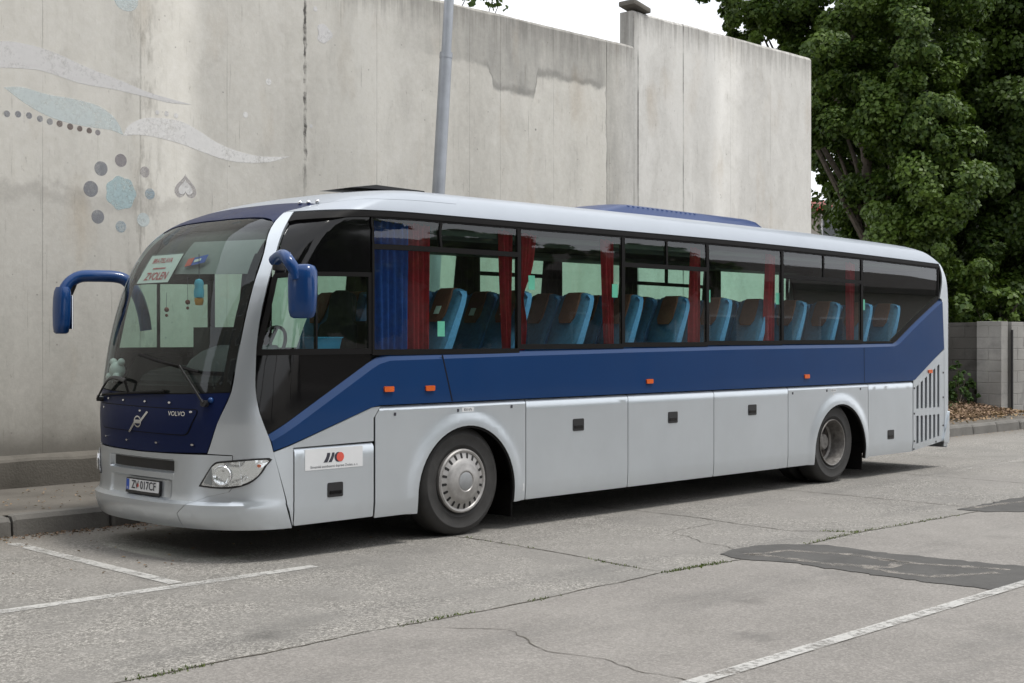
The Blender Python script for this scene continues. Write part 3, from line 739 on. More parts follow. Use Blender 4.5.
wiper((-4.36,1.30),(-3.78,1.47),(-4.30,1.335),(-3.20,1.40),bend=(-4.05,1.48))
wp_=Vector(S(-2.705,1.305,.0))
bm=bmesh.new(); bmesh.ops.create_uvsphere(bm,u_segments=14,v_segments=8,radius=.024,matrix=Matrix.Translation(Vector(S(-2.69,1.335,.005)))); fin('wiper_cap',bm,M['mirrorblue'],bus)
# mirrors
def loft_oval(bm,secs,n=20):
    """sections: centre, half size a along A, half size b along B"""
    rings=[]
    for c,A,a,B,b_,e in secs:
        A=Vector(A);B=Vector(B);c=Vector(c);r=[]
        for k in range(n):
            t=2*math.pi*k/n; ct,st_=math.cos(t),math.sin(t)
            r.append(c+A*a*math.copysign(abs(ct)**(2/e),ct)+B*b_*math.copysign(abs(st_)**(2/e),st_))
        rings.append(r)
    loft(bm,rings)
mi=bmesh.new()
ry=-.32
X_=(1,0,0);Y_=(0,1,0);Z_=(0,0,1)
H=[(2.005,.045,.075),(2.02,.062,.10),(2.07,.070,.115),(2.2,.080,.12),(2.32,.088,.12),(2.385,.086,.115),(2.425,.070,.095),(2.44,.04,.06)]
loft_oval(mi,[((-2.115+.02*(z-2.2),ry,z),(.93,.37,0),a,(-.37,.93,0),b_,2.7) for z,a,b_ in H])
nm=fin('mirror',mi,M['mirrorblue'],bus,sharp=60)
bm=bmesh.new()
pth=smooth_path([(-2.13,.04,2.48),(-2.15,-.06,2.51),(-2.19,-.18,2.51),(-2.21,-.27,2.46),(-2.18,-.31,2.38),(-2.17,-.32,2.32)],5)
tube(bm,pth,[(.050,.052)]*len(pth),12); fin('mirror_arm',bm,M['mirrorblue'],nm,sharp=60)
bm=bmesh.new(); loft_oval(bm,[((-2.043,ry+.03,z),(-.37,.93,0),.085,(.93,.37,0),.010,4) for z in (2.05,2.06,2.35,2.36)]); fin('mirror_glass',bm,M['chrome'],nm)
bm=bmesh.new(); box(bm,-2.16,-2.06,-.01,.03,2.40,2.53,.012); fin('mirror_mount',bm,M['black'],nm)
mi=bmesh.new(); fy=2.93
H=[(1.885,.05,.06),(1.90,.075,.085),(1.97,.085,.10),(2.1,.092,.105),(2.22,.090,.105),(2.29,.080,.10),(2.33,.06,.08)]
loft_oval(mi,[((-2.50+.03*(2.1-z)*(-1),fy,z),X_,a*.72,Y_,b_,3.0) for z,a,b_ in H])
fm=fin('mirror',mi,M['mirrorblue'],bus,sharp=60)
bm=bmesh.new()
pth=smooth_path([(-1.82,2.56,1.92),(-1.842,2.57,2.077),(-1.871,2.62,2.242),(-1.934,2.68,2.375),(-2.023,2.73,2.432),(-2.216,2.82,2.44),(-2.339,2.90,2.429),(-2.436,2.94,2.35),(-2.495,2.94,2.22),(-2.50,2.94,2.12)],5)
tube(bm,pth,[(.066,.058)]*len(pth),12); fin('mirror_arm',bm,M['mirrorblue'],fm,sharp=60)
bm=bmesh.new(); tube(bm,[(-2.40,2.93,2.36),(-2.42,2.93,2.26)],[(.06,.05),(.03,.03)],12); fin('kerb_mirror',bm,M['black'],fm)
bm=bmesh.new(); loft_oval(bm,[((-2.432,fy,z),Y_,.085,X_,.01,4) for z in (1.93,1.94,2.24,2.25)]); fin('mirror_glass',bm,M['chrome'],fm)
# roof pod and hatch
def rrect(x0,x1,y0,y1,r,n=5):
    o=[]
    for cx,cy,a0 in ((x1-r,y1-r,0),(x0+r,y1-r,90),(x0+r,y0+r,180),(x1-r,y0+r,270)):
        for k in range(n+1): a=R(a0+90*k/n); o.append((cx+r*math.cos(a),cy+r*math.sin(a)))
    return o
bm=bmesh.new()
secs=[(2.45,6.25,.72,1.83,.30,3.20),(2.5,6.23,.73,1.82,.30,3.27),(3.05,6.12,.80,1.75,.28,3.385),(3.22,6.0,.86,1.69,.26,3.415),(3.4,5.8,1.0,1.55,.2,3.425)]
loft(bm,[[(x,y,s[5]-(.03*max(0,(x-3.2)/3) if s[5]>3.3 else .0)) for x,y in rrect(s[0],s[1],s[2],s[3],s[4])] for s in secs])
bmesh.ops.translate(bm,verts=bm.verts[:],vec=(0,0,-.03)); pod=fin('air_conditioner',bm,M['podblue'],bus,sharp=25)
bm=bmesh.new()
for k in range(15):
    x=3.35+k*.09; box(bm,x,x+.035,.80,.92,3.315-.009*k*.1,3.366-.009*k*.1,.006,1)
fin('cooling_fin',bm,M['podblue'],pod)
bm=bmesh.new()
P=[(-.62,3.272),(-.32,3.318),(.30,3.305),(.32,3.28),(-.30,3.28)]
prism(bm,[(x,.90,z-.0) for x,z in P],(0,.50,0)); fin('roof_hatch',bm,M['black'],bus,smooth=False)
# cabin: racks, seats, curtains, dashboard
bm=bmesh.new()
for y0,y1 in ((.14,.62),(1.93,2.41)): box(bm,-.75,9.1,y0,y1,2.80,2.86,.02)
fin('luggage_rack',bm,M['cabin'],bus)
def seat_mesh(parent,cloth,edge,tall=2.30):
    """a coach seat facing -X; its origin on the cabin floor under the backrest's foot"""
    def ring(xf,xb,z,hw,n=5,r=.05):
        return [(x,y,z) for x,y in rrect(xf,xb,-hw,hw,min(r,(xb-xf)*.45),n)]
    bm=bmesh.new()
    zz=[(.48,-.22,-.07,.195),(.62,-.155,-.015,.208),(.80,-.075,.055,.212),(.96,.005,.12,.210),(1.05,.045,.155,.197),(1.10,.065,.17,.17),(1.115,.09,.15,.12)]
    loft(bm,[ring(a,b_,z,h) for z,a,b_,h in zz])
    loft(bm,[ring(-.50,.02,z,h,r=.07) for z,h in ((.30,.20),(.34,.22),(.44,.225),(.47,.20))])
    box(bm,-.38,-.05,-.16,.16,0,.30)
    return bm,zz
def make_seat(parent):
    bm,zz=seat_mesh(None,None,None)
    s_=fin('passenger_seat',bm,M['seatblue'],None,sharp=50); s_.parent=parent
    bm=bmesh.new()
    for sg in (-1,1):
        secs=[[(a+.035,sg*(h-.03),z),(a+.035,sg*(h+.010),z),(b_-.015,sg*(h+.012),z),(b_-.015,sg*(h-.02),z)] for z,a,b_,h in zz[:5]]+[[(.05,sg*.165,1.09),(.05,sg*.20,1.09),(.14,sg*.20,1.09),(.14,sg*.165,1.09)]]
        loft(bm,secs)
    a=fin('side_bolster',bm,M['seatedge'],None,sharp=50); a.parent=s_
    bm=bmesh.new()
    secs=[]
    for z,xf in ((.80,-.095),(.86,-.068),(.96,-.018),(1.05,.022),(1.10,.048),(1.122,.08)):
        hw=.105 if z<1.1 else .095
        if z==.80: hw=.07
        secs.append([(xf,-hw,z),(xf,hw,z),(xf+.05,hw,z),(xf+.05,-hw,z)])
    loft(bm,secs); a=fin('headrest_cover',bm,M['headred'],None,sharp=50); a.parent=s_
    bm=bmesh.new(); return s_
proto=make_seat(bus); used=False; front_row=[]
for y in (.34,.80,1.76,2.20):
    for i,x in enumerate((.02,.92,1.84,2.68,3.50,4.32,5.12,5.92,6.74,7.54,8.30)):
        if y>1.5 and i==5: continue
        s_=copy_tree(proto,bus) if used else proto; used=True
        s_.location=Vector((x+random.uniform(-.02,.02),y,1.20))-bus.location
        if i<2 and y<1: front_row.append(s_)
for s_ in front_row:
    bm=bmesh.new(); prism(bm,[(-.067,-.035,.875),(-.067,.035,.875),(-.027,.035,.95),(-.027,-.035,.95)],(-.004,0,0)); a=fin('headrest_tag',bm,M['paper'],None,smooth=False); a.parent=s_
bm=bmesh.new()
zz=[(.30,-.05,.10,.20),(.60,-.04,.12,.25),(.85,0,.14,.26),(.98,.04,.16,.24),(1.02,.05,.16,.15),(1.06,.05,.17,.13),(1.2,.07,.19,.135),(1.27,.08,.19,.11),(1.30,.1,.17,.06)]
loft(bm,[[(x,y,z) for x,y in rrect(a,b_,-h,h,min(.06,(b_-a)*.45,h*.9))] for z,a,b_,h in zz]); loft(bm,[[(x,y,z) for x,y in rrect(-.5,.05,-.25,.25,.08)] for z in (.3,.45)]); box(bm,-.35,0,-.18,.18,0,.3)
dsm=fin('driver_seat',bm,M['darkseat'],None,sharp=50); dsm.parent=bus; dsm.location=Vector((-1.02,.72,.985))-bus.location
gs=copy_tree(dsm,bus); gs.name='driver_seat'; gs.location=Vector((-.62,1.15,.985))-bus.location; gs.name='guide_seat'
def curtain(x0,x1,y,zt,zb,folds,mat,x0b=None,x1b=None,pinch=None):
    x0b=x0 if x0b is None else x0b; x1b=x1 if x1b is None else x1b
    bm=bmesh.new(); nx=folds*8; nz_=18; vs=[]
    for j in range(nz_+1):
        t=j/nz_; z=zt+(zb-zt)*t; row=[]
        a=x0+(x0b-x0)*t; b_=x1+(x1b-x1)*t
        if pinch:
            m=pinch[0]; k=math.exp(-((t-m)/.16)**2)*pinch[1]; c=pinch[2]; a=a+(c-a)*k; b_=b_+(c-b_)*k
        for i in range(nx+1):
            s=i/nx; ph=s*folds*2*math.pi
            row.append(bm.verts.new((a+(b_-a)*s,y+.022*math.sin(ph+.6*math.sin(3*t+s*5))+.01*math.sin(ph*.37+2),z+.012*math.sin(ph)*(1 if j==0 else 0))))
        vs.append(row)
    for A,B in zip(vs,vs[1:]):
        for i in range(nx): bm.faces.new((A[i],A[i+1],B[i+1],B[i]))
    bmesh.ops.solidify(bm,geom=bm.faces[:],thickness=.003)
    return fin('window_curtain',bm,mat,bus,sharp=60)
curtain(-.99,-.60,.12,2.88,1.70,5,M['blue_cloth'])
curtain(-.60,-.36,.115,2.88,1.70,4,M['red_cloth'])
curtain(.56,.74,.11,2.88,1.70,3,M['red_cloth'],.62,.72)
curtain(.84,1.06,.11,2.87,1.72,4,M['red_cloth'],.80,.90,pinch=(.55,.75,.84))
curtain(2.08,2.26,.11,2.87,1.72,3,M['red_cloth'],2.14,2.28)
curtain(3.64,3.79,.11,2.86,1.72,3,M['red_cloth'],3.58,3.80)
curtain(5.14,5.30,.11,2.85,1.72,3,M['red_cloth'],5.06,5.30)
curtain(6.98,7.16,.11,2.82,1.72,3,M['red_cloth'],7.0,7.15)
for a,b_ in ((-.75,-.45),(.60,.95),(2.2,2.55),(3.7,4.0),(5.2,5.5),(7.05,7.4)): curtain(a,b_,2.43,2.88,1.70,4,M['curtainshade'],a-.12,b_+.02)
for x,z in ((-.26,1.93),(.79+.16,2.39),(2.22,2.34),(3.86,2.32),(5.28,2.32),(7.28,2.28)):
    bm=bmesh.new(); box(bm,x-.045,x+.045,.045,.048,z-.07,z+.07); fin('window_sticker',bm,M['tealtag'],bus,smooth=False)
bm=bmesh.new()
pf=[(-2.50,1.15),(-2.50,1.44),(-2.42,1.54),(-2.10,1.60),(-1.95,1.58),(-1.88,1.15)]
prism(bm,[(x+.20,.62,z) for x,z in pf],(0,1.3,0))
bmesh.ops.bevel(bm,geom=bm.edges[:],offset=.03,segments=2,affect='EDGES')
da=fin('dashboard',bm,M['liner'],bus)
bm=bmesh.new()
loft(bm,[[(x+(1-k)*0,y,z) for x,y in rrect(-2.24+.10*k,-1.72-.02*k,.34+.10*k,1.34-.42*k,.16)] for k,z in ((0,1.56),(.2,1.66),(.5,1.73),(.85,1.775),(1,1.785))])
fin('instrument_cowl',bm,M['dash'],da,sharp=60)
bm=bmesh.new(); q=Matrix.Translation((-1.72,.72,1.74))@Matrix.Rotation(R(-62),4,'Y')
n,m_=36,8; rr=[]
for i in range(n):
    a=2*math.pi*i/n; rr.append([bm.verts.new(q@Vector(((.23+.016*math.cos(2*math.pi*j/m_))*math.cos(a),(.23+.016*math.cos(2*math.pi*j/m_))*math.sin(a),.016*math.sin(2*math.pi*j/m_)))) for j in range(m_)])
for i in range(n):
    for j in range(m_): bm.faces.new((rr[i][j],rr[(i+1)%n][j],rr[(i+1)%n][(j+1)%m_],rr[i][(j+1)%m_]))
tube(bm,[q@Vector((-.22,0,0)),q@Vector((.22,0,0))],.018,8); tube(bm,[q@Vector((0,0,0)),q@Vector((0,0,-.45))],.035,10)
fin('steering_wheel',bm,M['black'],da)
# sun blind and header behind the windscreen
plate('sun_blind',[(-2.70,2.79,1),(-3.72,2.82,1),(-3.72,2.50,1),(-2.66,2.46,1)],M['blindgrey'],bus,off=-.07,th=.004)
plate('sun_blind',[(2*UC+2.72,2.72,1),(2*UC+3.44,2.72,1),(2*UC+3.44,2.52,1),(2*UC+2.72,2.52,1)],M['dash'],bus,off=-.07,th=.004)
plate('windscreen_header',[(UC,2.95,1),(UC,2.66,1),(-2.70,2.66,1),(-2.76,2.95,1)],M['cabin'],bus,both=True,merge=True,off=-.10,th=.01)
bm=bmesh.new(); box(bm,-1.36,-1.33,1.5,2.45,1.2,1.95); fin('partition',bm,M['cabin'],bus,smooth=False)
bm=bmesh.new()
for z0 in (1.2,):
    box(bm,-.82,-.78,.15,.62,1.2,2.0)
fin('partition',bm,M['cabin'],bus,smooth=False)
# ---- things carried in the bus
def card(name,uc,vc,w_,h_,off,label,cat,mat,tilt=0):
    c=Vector(S(uc,vc,off)); n=(Vector(S(uc,vc,off+.05))-c).normalized()
    r=(Vector(S(uc+.05,vc,off))-c).normalized(); r=(r+Vector((0,0,tilt))).normalized(); u_=n.cross(r).normalized()
    Mx=Matrix((( r.x,u_.x,n.x,c.x),(r.y,u_.y,n.y,c.y),(r.z,u_.z,n.z,c.z),(0,0,0,1)))
    bm=bmesh.new(); box(bm,-w_/2,w_/2,-h_/2,h_/2,-.003,0); bm.transform(Matrix.Translation(-c)@Mx)
    o=fin(name,bm,mat,None,smooth=False); o.location=c; tag(o,label,cat); return o,Mx
cd,Mx=card('destination_card',-3.93,2.535,.56,.30,-.03,'white card with red place names standing inside the windscreen top','card',M['paper'])
T=Matrix.Translation
text_flat('card_lettering','BRATISLAVA',Mx@T((-.02,.085,.003)),.075,M['inkred'],cd,sx=.85,bold=.001)
text_flat('card_lettering','ZVOLEN',Mx@T((.02,-.085,.003)),.115,M['inkred'],cd,sx=.9,bold=.002)
bm=bmesh.new()
for k in range(9): box(bm,-.12+k*.026,-.12+k*.026+.019,-.004,.010,.003,.004)
bm.transform(Mx); fin('card_line',bm,M['inkred'],cd,smooth=False)
pn,Mx=card('pennant',-3.40,2.60,.30,.085,-.04,'small red and blue pennant hanging high behind the windscreen glass','pennant',M['inkblue'],.10)
bm=bmesh.new(); box(bm,-.15,-.055,-.0425,.0425,.001,.003); bm.transform(Mx); fin('pennant_end',bm,M['logored'],pn,smooth=False)
bm=bmesh.new(); box(bm,-.03,.07,-.014,.014,.001,.003); bm.transform(Mx); fin('pennant_stripe',bm,M['paper'],pn,smooth=False)
def doll(u,v,off):
    c=Vector(S(u,v,off)); bm=bmesh.new()
    lathe(bm,[(0,.09),(.03,.08),(.042,.05),(.036,.02),(.045,-.02),(.042,-.07),(0,-.075)],0,0,16)
    for w_ in bm.verts: w_.co=Vector((w_.co.x,w_.co.z,w_.co.y))
    o=fin('hanging_toy',bm,M['toyblue'],None); o.location=c
    bm=bmesh.new(); lathe(bm,[(0,-.07),(.036,-.078),(.04,-.10),(.03,-.135),(0,-.14)],0,0,14)
    for w_ in bm.verts: w_.co=Vector((w_.co.x,w_.co.z,w_.co.y))
    a=fin('toy_foot',bm,M['toyorange'],None); a.parent=o
    bm=bmesh.new(); tube(bm,[(0,0,.08),(0,0,.30)],.003,6); a=fin('cord',bm,M['ink'],None); a.parent=o
    tag(o,'small blue and orange toy hanging on a cord behind the windscreen','toy')
doll(-3.22,2.34,-.09)
for u,v,lb,ln in ((-3.60,2.14,'dark bead charm dangling on the longer string behind the windscreen',.15),(-3.31,2.21,'dark bead charm on the shorter string beside the hanging toy',.22)):
    c=Vector(S(u,v,-.09)); bm=bmesh.new(); bmesh.ops.create_uvsphere(bm,u_segments=10,v_segments=8,radius=.022,matrix=T((0,0,0))); bmesh.ops.create_uvsphere(bm,u_segments=10,v_segments=8,radius=.014,matrix=T((0,0,-.05)))
    o=fin('bead_charm',bm,M['headred'],None); o.location=c; tag(o,lb,'charm')
    bm=bmesh.new(); tube(bm,[(0,0,.02),(0,0,ln)],.002,5); a=fin('cord',bm,M['ink'],None); a.parent=o
bm=bmesh.new(); loft(bm,[[(x,y,z) for x,y in rrect(-.15+e,.15-e,-.10+e,.10-e,.03)] for z,e in ((-.055,.015),(.045,0),(.045,-.008),(.055,-.008),(.055,.008),(-.04,.02))])
o=fin('storage_box',bm,M['boxblue'],None,sharp=40); o.location=(-1.43,.30,1.80); tag(o,'blue plastic box standing inside the cab window sill','box')
bm=bmesh.new(); box(bm,-.16,.16,-.12,.12,-.02,0,.004); bm.transform(T((-1.43,.30,1.745))); fin('box_shelf',bm,M['liner'],bus)
bm=bmesh.new(); bmesh.ops.create_uvsphere(bm,u_segments=16,v_segments=10,radius=.085); bmesh.ops.scale(bm,verts=bm.verts,vec=(.8,1,.95))
for k in (-1,1): bmesh.ops.create_uvsphere(bm,u_segments=10,v_segments=8,radius=.035,matrix=T((0,k*.07,.075)))
for k in (-1,1): bmesh.ops.create_uvsphere(bm,u_segments=10,v_segments=8,radius=.04,matrix=T((-.04,k*.06,-.06)))
o=fin('plush_toy',bm,M['paper'],None); o.location=(-2.36,2.15,1.55); tag(o,'pale plush toy sitting in the far corner of the windscreen','toy')
# ------------------------------------------------------------ setting: materials
def wall_mat():
    b=NB('cast_concrete'); p=b.pos(); x,y,z=b.sep(p)
    big=b.noise(b.map(p,(.5,.5,.35)),1.0,5); pw=b.n('ShaderNodeVectorMath',{0:p,1:b.n('ShaderNodeTexNoise',{'Vector':p,'Scale':1.1,'Detail':3}).outputs['Color']},operation='ADD').outputs[0]; st=b.noise(b.map(pw,(1.5,1.5,.12)),1.5,6,.62); st2=b.noise(b.map(p,(7,7,.35)),1.3,6,.72); fine=b.noise(p,17,5,.7); mid=b.noise(p,2.6,6,.62)
    cell=b.n('ShaderNodeTexWhiteNoise',{'W':b.math('FLOOR',b.math('DIVIDE',b.math('ADD',x,20.25),1.235))},noise_dimensions='1D').outputs['Value']
    c=b.mix(b.ramp(big,(.3,0.0),(.7,1.0)),(.56,.54,.49),(.655,.635,.58))
    c=b.mix(b.math('MULTIPLY',cell,.35),c,(.69,.67,.62))
    c=b.mix(b.math('MULTIPLY',b.sstep(x,8.4,9.4),.55),c,(.67,.665,.65))
    # runs of grey water staining
    run=b.math('MULTIPLY',b.ramp(st,(.42,0.0),(.68,1.0)),b.ramp(mid,(.3,.35),(.7,1.0)))
    c=b.mix(b.math('MULTIPLY',run,.42),c,(.33,.315,.285))
    c=b.mix(b.math('MULTIPLY',b.math('MULTIPLY',b.ramp(st2,(.60,0.0),(.74,1.0)),b.ramp(big,(.4,0.0),(.6,1.0))),.40),c,(.27,.255,.23))
    c=b.mix(b.math('MULTIPLY',b.ramp(mid,(.30,1.0),(.44,0.0)),.30),c,(.66,.64,.60))
    # old pale render, lower left, with a ragged upper edge
    e=b.math('MULTIPLY_ADD',mid,.7,3.10)
    low=b.math('MULTIPLY',b.sstep(b.math('SUBTRACT',e,z),-.04,.05),b.sstep(x,.9,.2))
    c=b.mix(b.math('MULTIPLY',low,.45),c,(.47,.455,.42))
    edge=b.math('MULTIPLY',b.math('MULTIPLY',b.sstep(b.math('ABSOLUTE',b.math('SUBTRACT',b.math('SUBTRACT',e,z),-.05)),.16,.0),b.sstep(x,.9,.2)),.38)
    c=b.mix(edge,c,(.26,.245,.225))
    # dirty cast strip under the coping, its edge stepped
    n3=b.math('MULTIPLY_ADD',b.noise(p,4.5,4),.20,-.10)
    zz=b.math('ADD',z,n3); xx=b.math('ADD',x,b.math('MULTIPLY',n3,.6))
    lo=b.math('ADD',5.62,b.math('MULTIPLY',b.sstep(xx,6.75,6.85),.34))
    lo=b.math('SUBTRACT',lo,b.math('MULTIPLY',b.sstep(xx,8.46,8.55),3.2))
    lo=b.math('ADD',lo,b.math('MULTIPLY',b.sstep(xx,5.85,5.75),.32))
    band=b.math('MULTIPLY',b.sstep(b.math('SUBTRACT',zz,lo),-.02,.05),b.sstep(x,9.34,9.28))
    fall=b.math('MULTIPLY',band,b.math('MULTIPLY_ADD',b.sstep(x,8.3,9.0),-.38,.72))
    fall=b.math('MULTIPLY',fall,b.ramp(b.noise(b.map(p,(2,2,.5)),2.2,5),(.3,.45),(.62,1.0)))
    fall=b.math('MULTIPLY',fall,b.sstep(x,3.2,6.4))
    c=b.mix(fall,c,(.24,.235,.22))
    rimk=b.math('MULTIPLY',b.math('MULTIPLY',b.sstep(b.math('ABSOLUTE',b.math('SUBTRACT',b.math('SUBTRACT',zz,lo),.05)),.10,.01),b.sstep(b.math('ABSOLUTE',b.math('SUBTRACT',x,7.0)),1.5,1.2)),.55)
    c=b.mix(rimk,c,(.22,.215,.20))
    # grime along the top and at the foot
    topz=b.math('ADD',6.80,b.math('MULTIPLY',b.sstep(x,9.2,9.24),.60))
    tg=b.math('MULTIPLY',b.sstep(b.math('SUBTRACT',topz,z),b.math('MULTIPLY_ADD',st2,1.1,.0),0.0),b.math('MULTIPLY_ADD',b.ramp(st2,(.40,0.0),(.62,1.0)),.5,.25))
    c=b.mix(tg,c,(.19,.18,.165))
    c=b.mix(b.math('MULTIPLY',b.sstep(z,b.math('MULTIPLY_ADD',st,1.6,.55),.45),.62),c,(.20,.19,.17))
    mo=b.math('MULTIPLY',b.sstep(b.math('ABSOLUTE',b.math('ADD',b.math('MULTIPLY_ADD',mid,.5,x),-.15)),.34,.02),b.ramp(b.noise(b.map(p,(5,5,1.3)),1.7,6,.7),(.50,0.0),(.64,1.0)))
    c=b.mix(b.math('MULTIPLY',mo,.5),c,(.20,.185,.16))
    sp2=b.ramp(b.noise(b.map(p,(8,8,2.2)),1.5,5,.75),(.63,0.0),(.70,1.0)); c=b.mix(b.math('MULTIPLY',sp2,.55),c,(.24,.22,.19))
    dr=b.ramp(b.noise(b.map(p,(22,22,.9)),1.2,5,.7),(.62,0.0),(.68,1.0)); c=b.mix(b.math('MULTIPLY',b.math('MULTIPLY',dr,b.ramp(mid,(.42,0.0),(.55,1.0))),.45),c,(.22,.205,.18))
    fg=b.math('MULTIPLY',b.sstep(z,3.6,.5),b.math('MULTIPLY_ADD',st,.7,.12)); c=b.mix(b.math('MULTIPLY',fg,b.sstep(x,7,3)),c,(.345,.33,.295))
    c=b.mix(b.math('MULTIPLY',b.sstep(z,b.math('MULTIPLY_ADD',mid,.55,.58),.54),.75),c,(.15,.14,.122))
    # formwork joints, the open joint, tie holes
    sm=None
    for xi,wd,k in ((-.15,.010,.45),(1.08,.005,.25),(3.55,.006,.3),(4.75,.006,.4),(5.35,.005,.3),(6.0,.006,.35),(7.2,.006,.25),(8.50,.009,.6),(9.32,.016,.8),(10.58,.014,.85),(13.3,.008,.3),(12.0,.006,.2),(-1.4,.006,.3),(-3.0,.01,.4)):
        d=b.math('ABSOLUTE',b.math('SUBTRACT',b.math('MULTIPLY_ADD',fine,.012,x),xi+.006))
        s_=b.math('MULTIPLY',b.sstep(d,wd*1.8,wd*.4),b.math('MULTIPLY',b.ramp(b.noise(b.map(p,(1,1,.8),(xi,0,0)),1.6,4),(.35,.15),(.6,1.0)),k))
        sm=s_ if sm is None else b.math('MAXIMUM',sm,s_)
    d=b.math('ABSOLUTE',b.math('SUBTRACT',b.math('MULTIPLY_ADD',b.noise(p,8,4),.09,x),2.31+.045))
    s_=b.math('MULTIPLY',b.math('MULTIPLY',b.sstep(d,.032,.012),b.sstep(z,3.5,4.6)),b.ramp(b.noise(p,5,4),(.40,.12),(.56,.9)))
    sm=b.math('MAXIMUM',sm,s_)
    c=b.mix(sm,c,(.05,.047,.043))
    v=b.n('ShaderNodeTexVoronoi',{'Vector':b.map(p,(1,.02,1)),'Scale':1.15}).outputs['Distance']
    c=b.mix(b.math('MULTIPLY',b.sstep(v,.032,.018),.75),c,(.10,.095,.09))
    pit=b.n('ShaderNodeTexVoronoi',{'Vector':p,'Scale':7}).outputs['Distance']
    c=b.mix(b.math('MULTIPLY',b.sstep(pit,.10,.05),b.ramp(mid,(.5,0.0),(.6,.6))),c,(.15,.14,.13))
    rust=b.math('MULTIPLY',b.ramp(b.noise(b.map(p,(1.3,1.3,.4)),1.1,4),(.58,0.0),(.75,.35)),b.ramp(st,(.4,.3),(.6,1.0)))
    c=b.mix(rust,c,(.42,.33,.22))
    c=b.mix(.35,c,b.mix(fine,tuple([.25]*3),tuple([.75]*3)),'OVERLAY')
    h=b.math('ADD',b.math('MULTIPLY',fine,.5),b.math('SUBTRACT',mid,b.math('MULTIPLY',sm,2.0)))
    b.bsdf(col=c,rough=.88,spec=.25,nrm=b.bump(h,.35,.012)); return b.m
def ground_mat():
    b=NB('old_road_surface'); p=b.pos(); x,y,z=b.sep(p)
    big=b.noise(p,.35,5); mid=b.noise(p,1.7,6,.65); fine=b.noise(p,38,3,.6); agg=b.n('ShaderNodeTexVoronoi',{'Vector':p,'Scale':105}).outputs['Color']; aggd=b.n('ShaderNodeTexVoronoi',{'Vector':p,'Scale':105}).outputs['Distance']
    r_,g_,b_=b.sep(agg)
    up=b.sstep(b.math('MULTIPLY_ADD',b.noise(p,6,3),.05,y),-2.60,-2.55)
    sl=b.n('ShaderNodeTexWhiteNoise',{'W':b.math('FLOOR',b.math('DIVIDE',b.math('ADD',x,b.math('MULTIPLY_ADD',y,.06,30.3)),2.75))},noise_dimensions='1D').outputs['Value']
    smoothc=b.mix(b.ramp(mid,(.3,0.0),(.7,1.0)),(.178,.167,.155),(.238,.224,.209))
    coarse=b.mix(b.ramp(mid,(.3,0.0),(.7,1.0)),(.155,.148,.136),(.225,.216,.20))
    coarse=b.mix(b.math('MULTIPLY',sl,.35),coarse,(.22,.215,.205))
    # worn patches where the stones show
    worn=b.ramp(b.noise(p,.9,5,.7),(.42,0.0),(.58,1.0))
    c=b.mix(up,smoothc,coarse)
    spk=b.mix(b.ramp(r_,(.0,(.10,.095,.085)),(.5,(.27,.26,.24)),(1.0,(.52,.50,.46))),(.27,.26,.24),(0,0,0),'MIX')
    a2=b.n('ShaderNodeTexVoronoi',{'Vector':p,'Scale':55}).outputs['Color']; r2,g2,b2=b.sep(a2); rr_=b.math('ADD',b.math('MULTIPLY',r_,.55),b.math('MULTIPLY',r2,.45)); spk=b.ramp(rr_,(.12,(.045,.042,.038)),(.5,(.22,.21,.19)),(.88,(.60,.575,.53)))
    k=b.math('MULTIPLY_ADD',b.math('MULTIPLY',up,worn),.42,.18)
    c=b.mix(k,c,spk)
    c=b.mix(b.math('MULTIPLY',b.ramp(fine,(.45,0.0),(.7,1.0)),.30),c,(.12,.115,.105))
    # oil and rubber marks
    oil=b.math('MULTIPLY',b.ramp(b.noise(b.map(p,(.8,1.2,1)),.9,4),(.60,0.0),(.78,1.0)),.5)
    c=b.mix(oil,c,(.10,.098,.092))
    tr=None
    for yy in (-.15,-1.9,-3.2,-5.4):
        q=b.math('MULTIPLY',b.sstep(b.math('ABSOLUTE',b.math('SUBTRACT',b.math('MULTIPLY_ADD',b.noise(b.map(p,(.3,1,1)),.8,3),.5,y),yy)),.32,.05),b.ramp(b.noise(b.map(p,(.5,2.5,1)),1.3,4),(.42,0.0),(.66,1.0)))
        tr=q if tr is None else b.math('MAXIMUM',tr,q)
    c=b.mix(b.math('MULTIPLY',tr,.34),c,(.10,.098,.094))
    sp3=b.n('ShaderNodeTexVoronoi',{'Vector':b.map(p,(1,1,1)),'Scale':.55}).outputs['Distance']
    c=b.mix(b.math('MULTIPLY',b.sstep(b.math('MULTIPLY_ADD',b.noise(p,9,4),.16,sp3),.20,.10),.45),c,(.075,.072,.068))
    oil2=b.math('MULTIPLY',b.sstep(b.n('ShaderNodeVectorMath',{0:b.math('MULTIPLY_ADD',b.noise(p,3,4),.0,0.0)},operation='LENGTH').outputs['Value'],1,0),0.0)
    gut=b.math('MULTIPLY',b.sstep(b.math('MULTIPLY_ADD',mid,.8,y),2.3,3.2),.6)
    c=b.mix(gut,c,(.13,.115,.095))
    c=b.mix(b.math('MULTIPLY',b.ramp(big,(.45,0.0),(.62,1.0)),.30),c,(.285,.27,.25))
    h=b.math('ADD',b.math('MULTIPLY',aggd,b.math('MULTIPLY_ADD',k,1.0,.1)),b.math('MULTIPLY',fine,.5))
    b.bsdf(col=c,rough=.86,spec=.3,nrm=b.bump(h,.55,.012)); return b.m
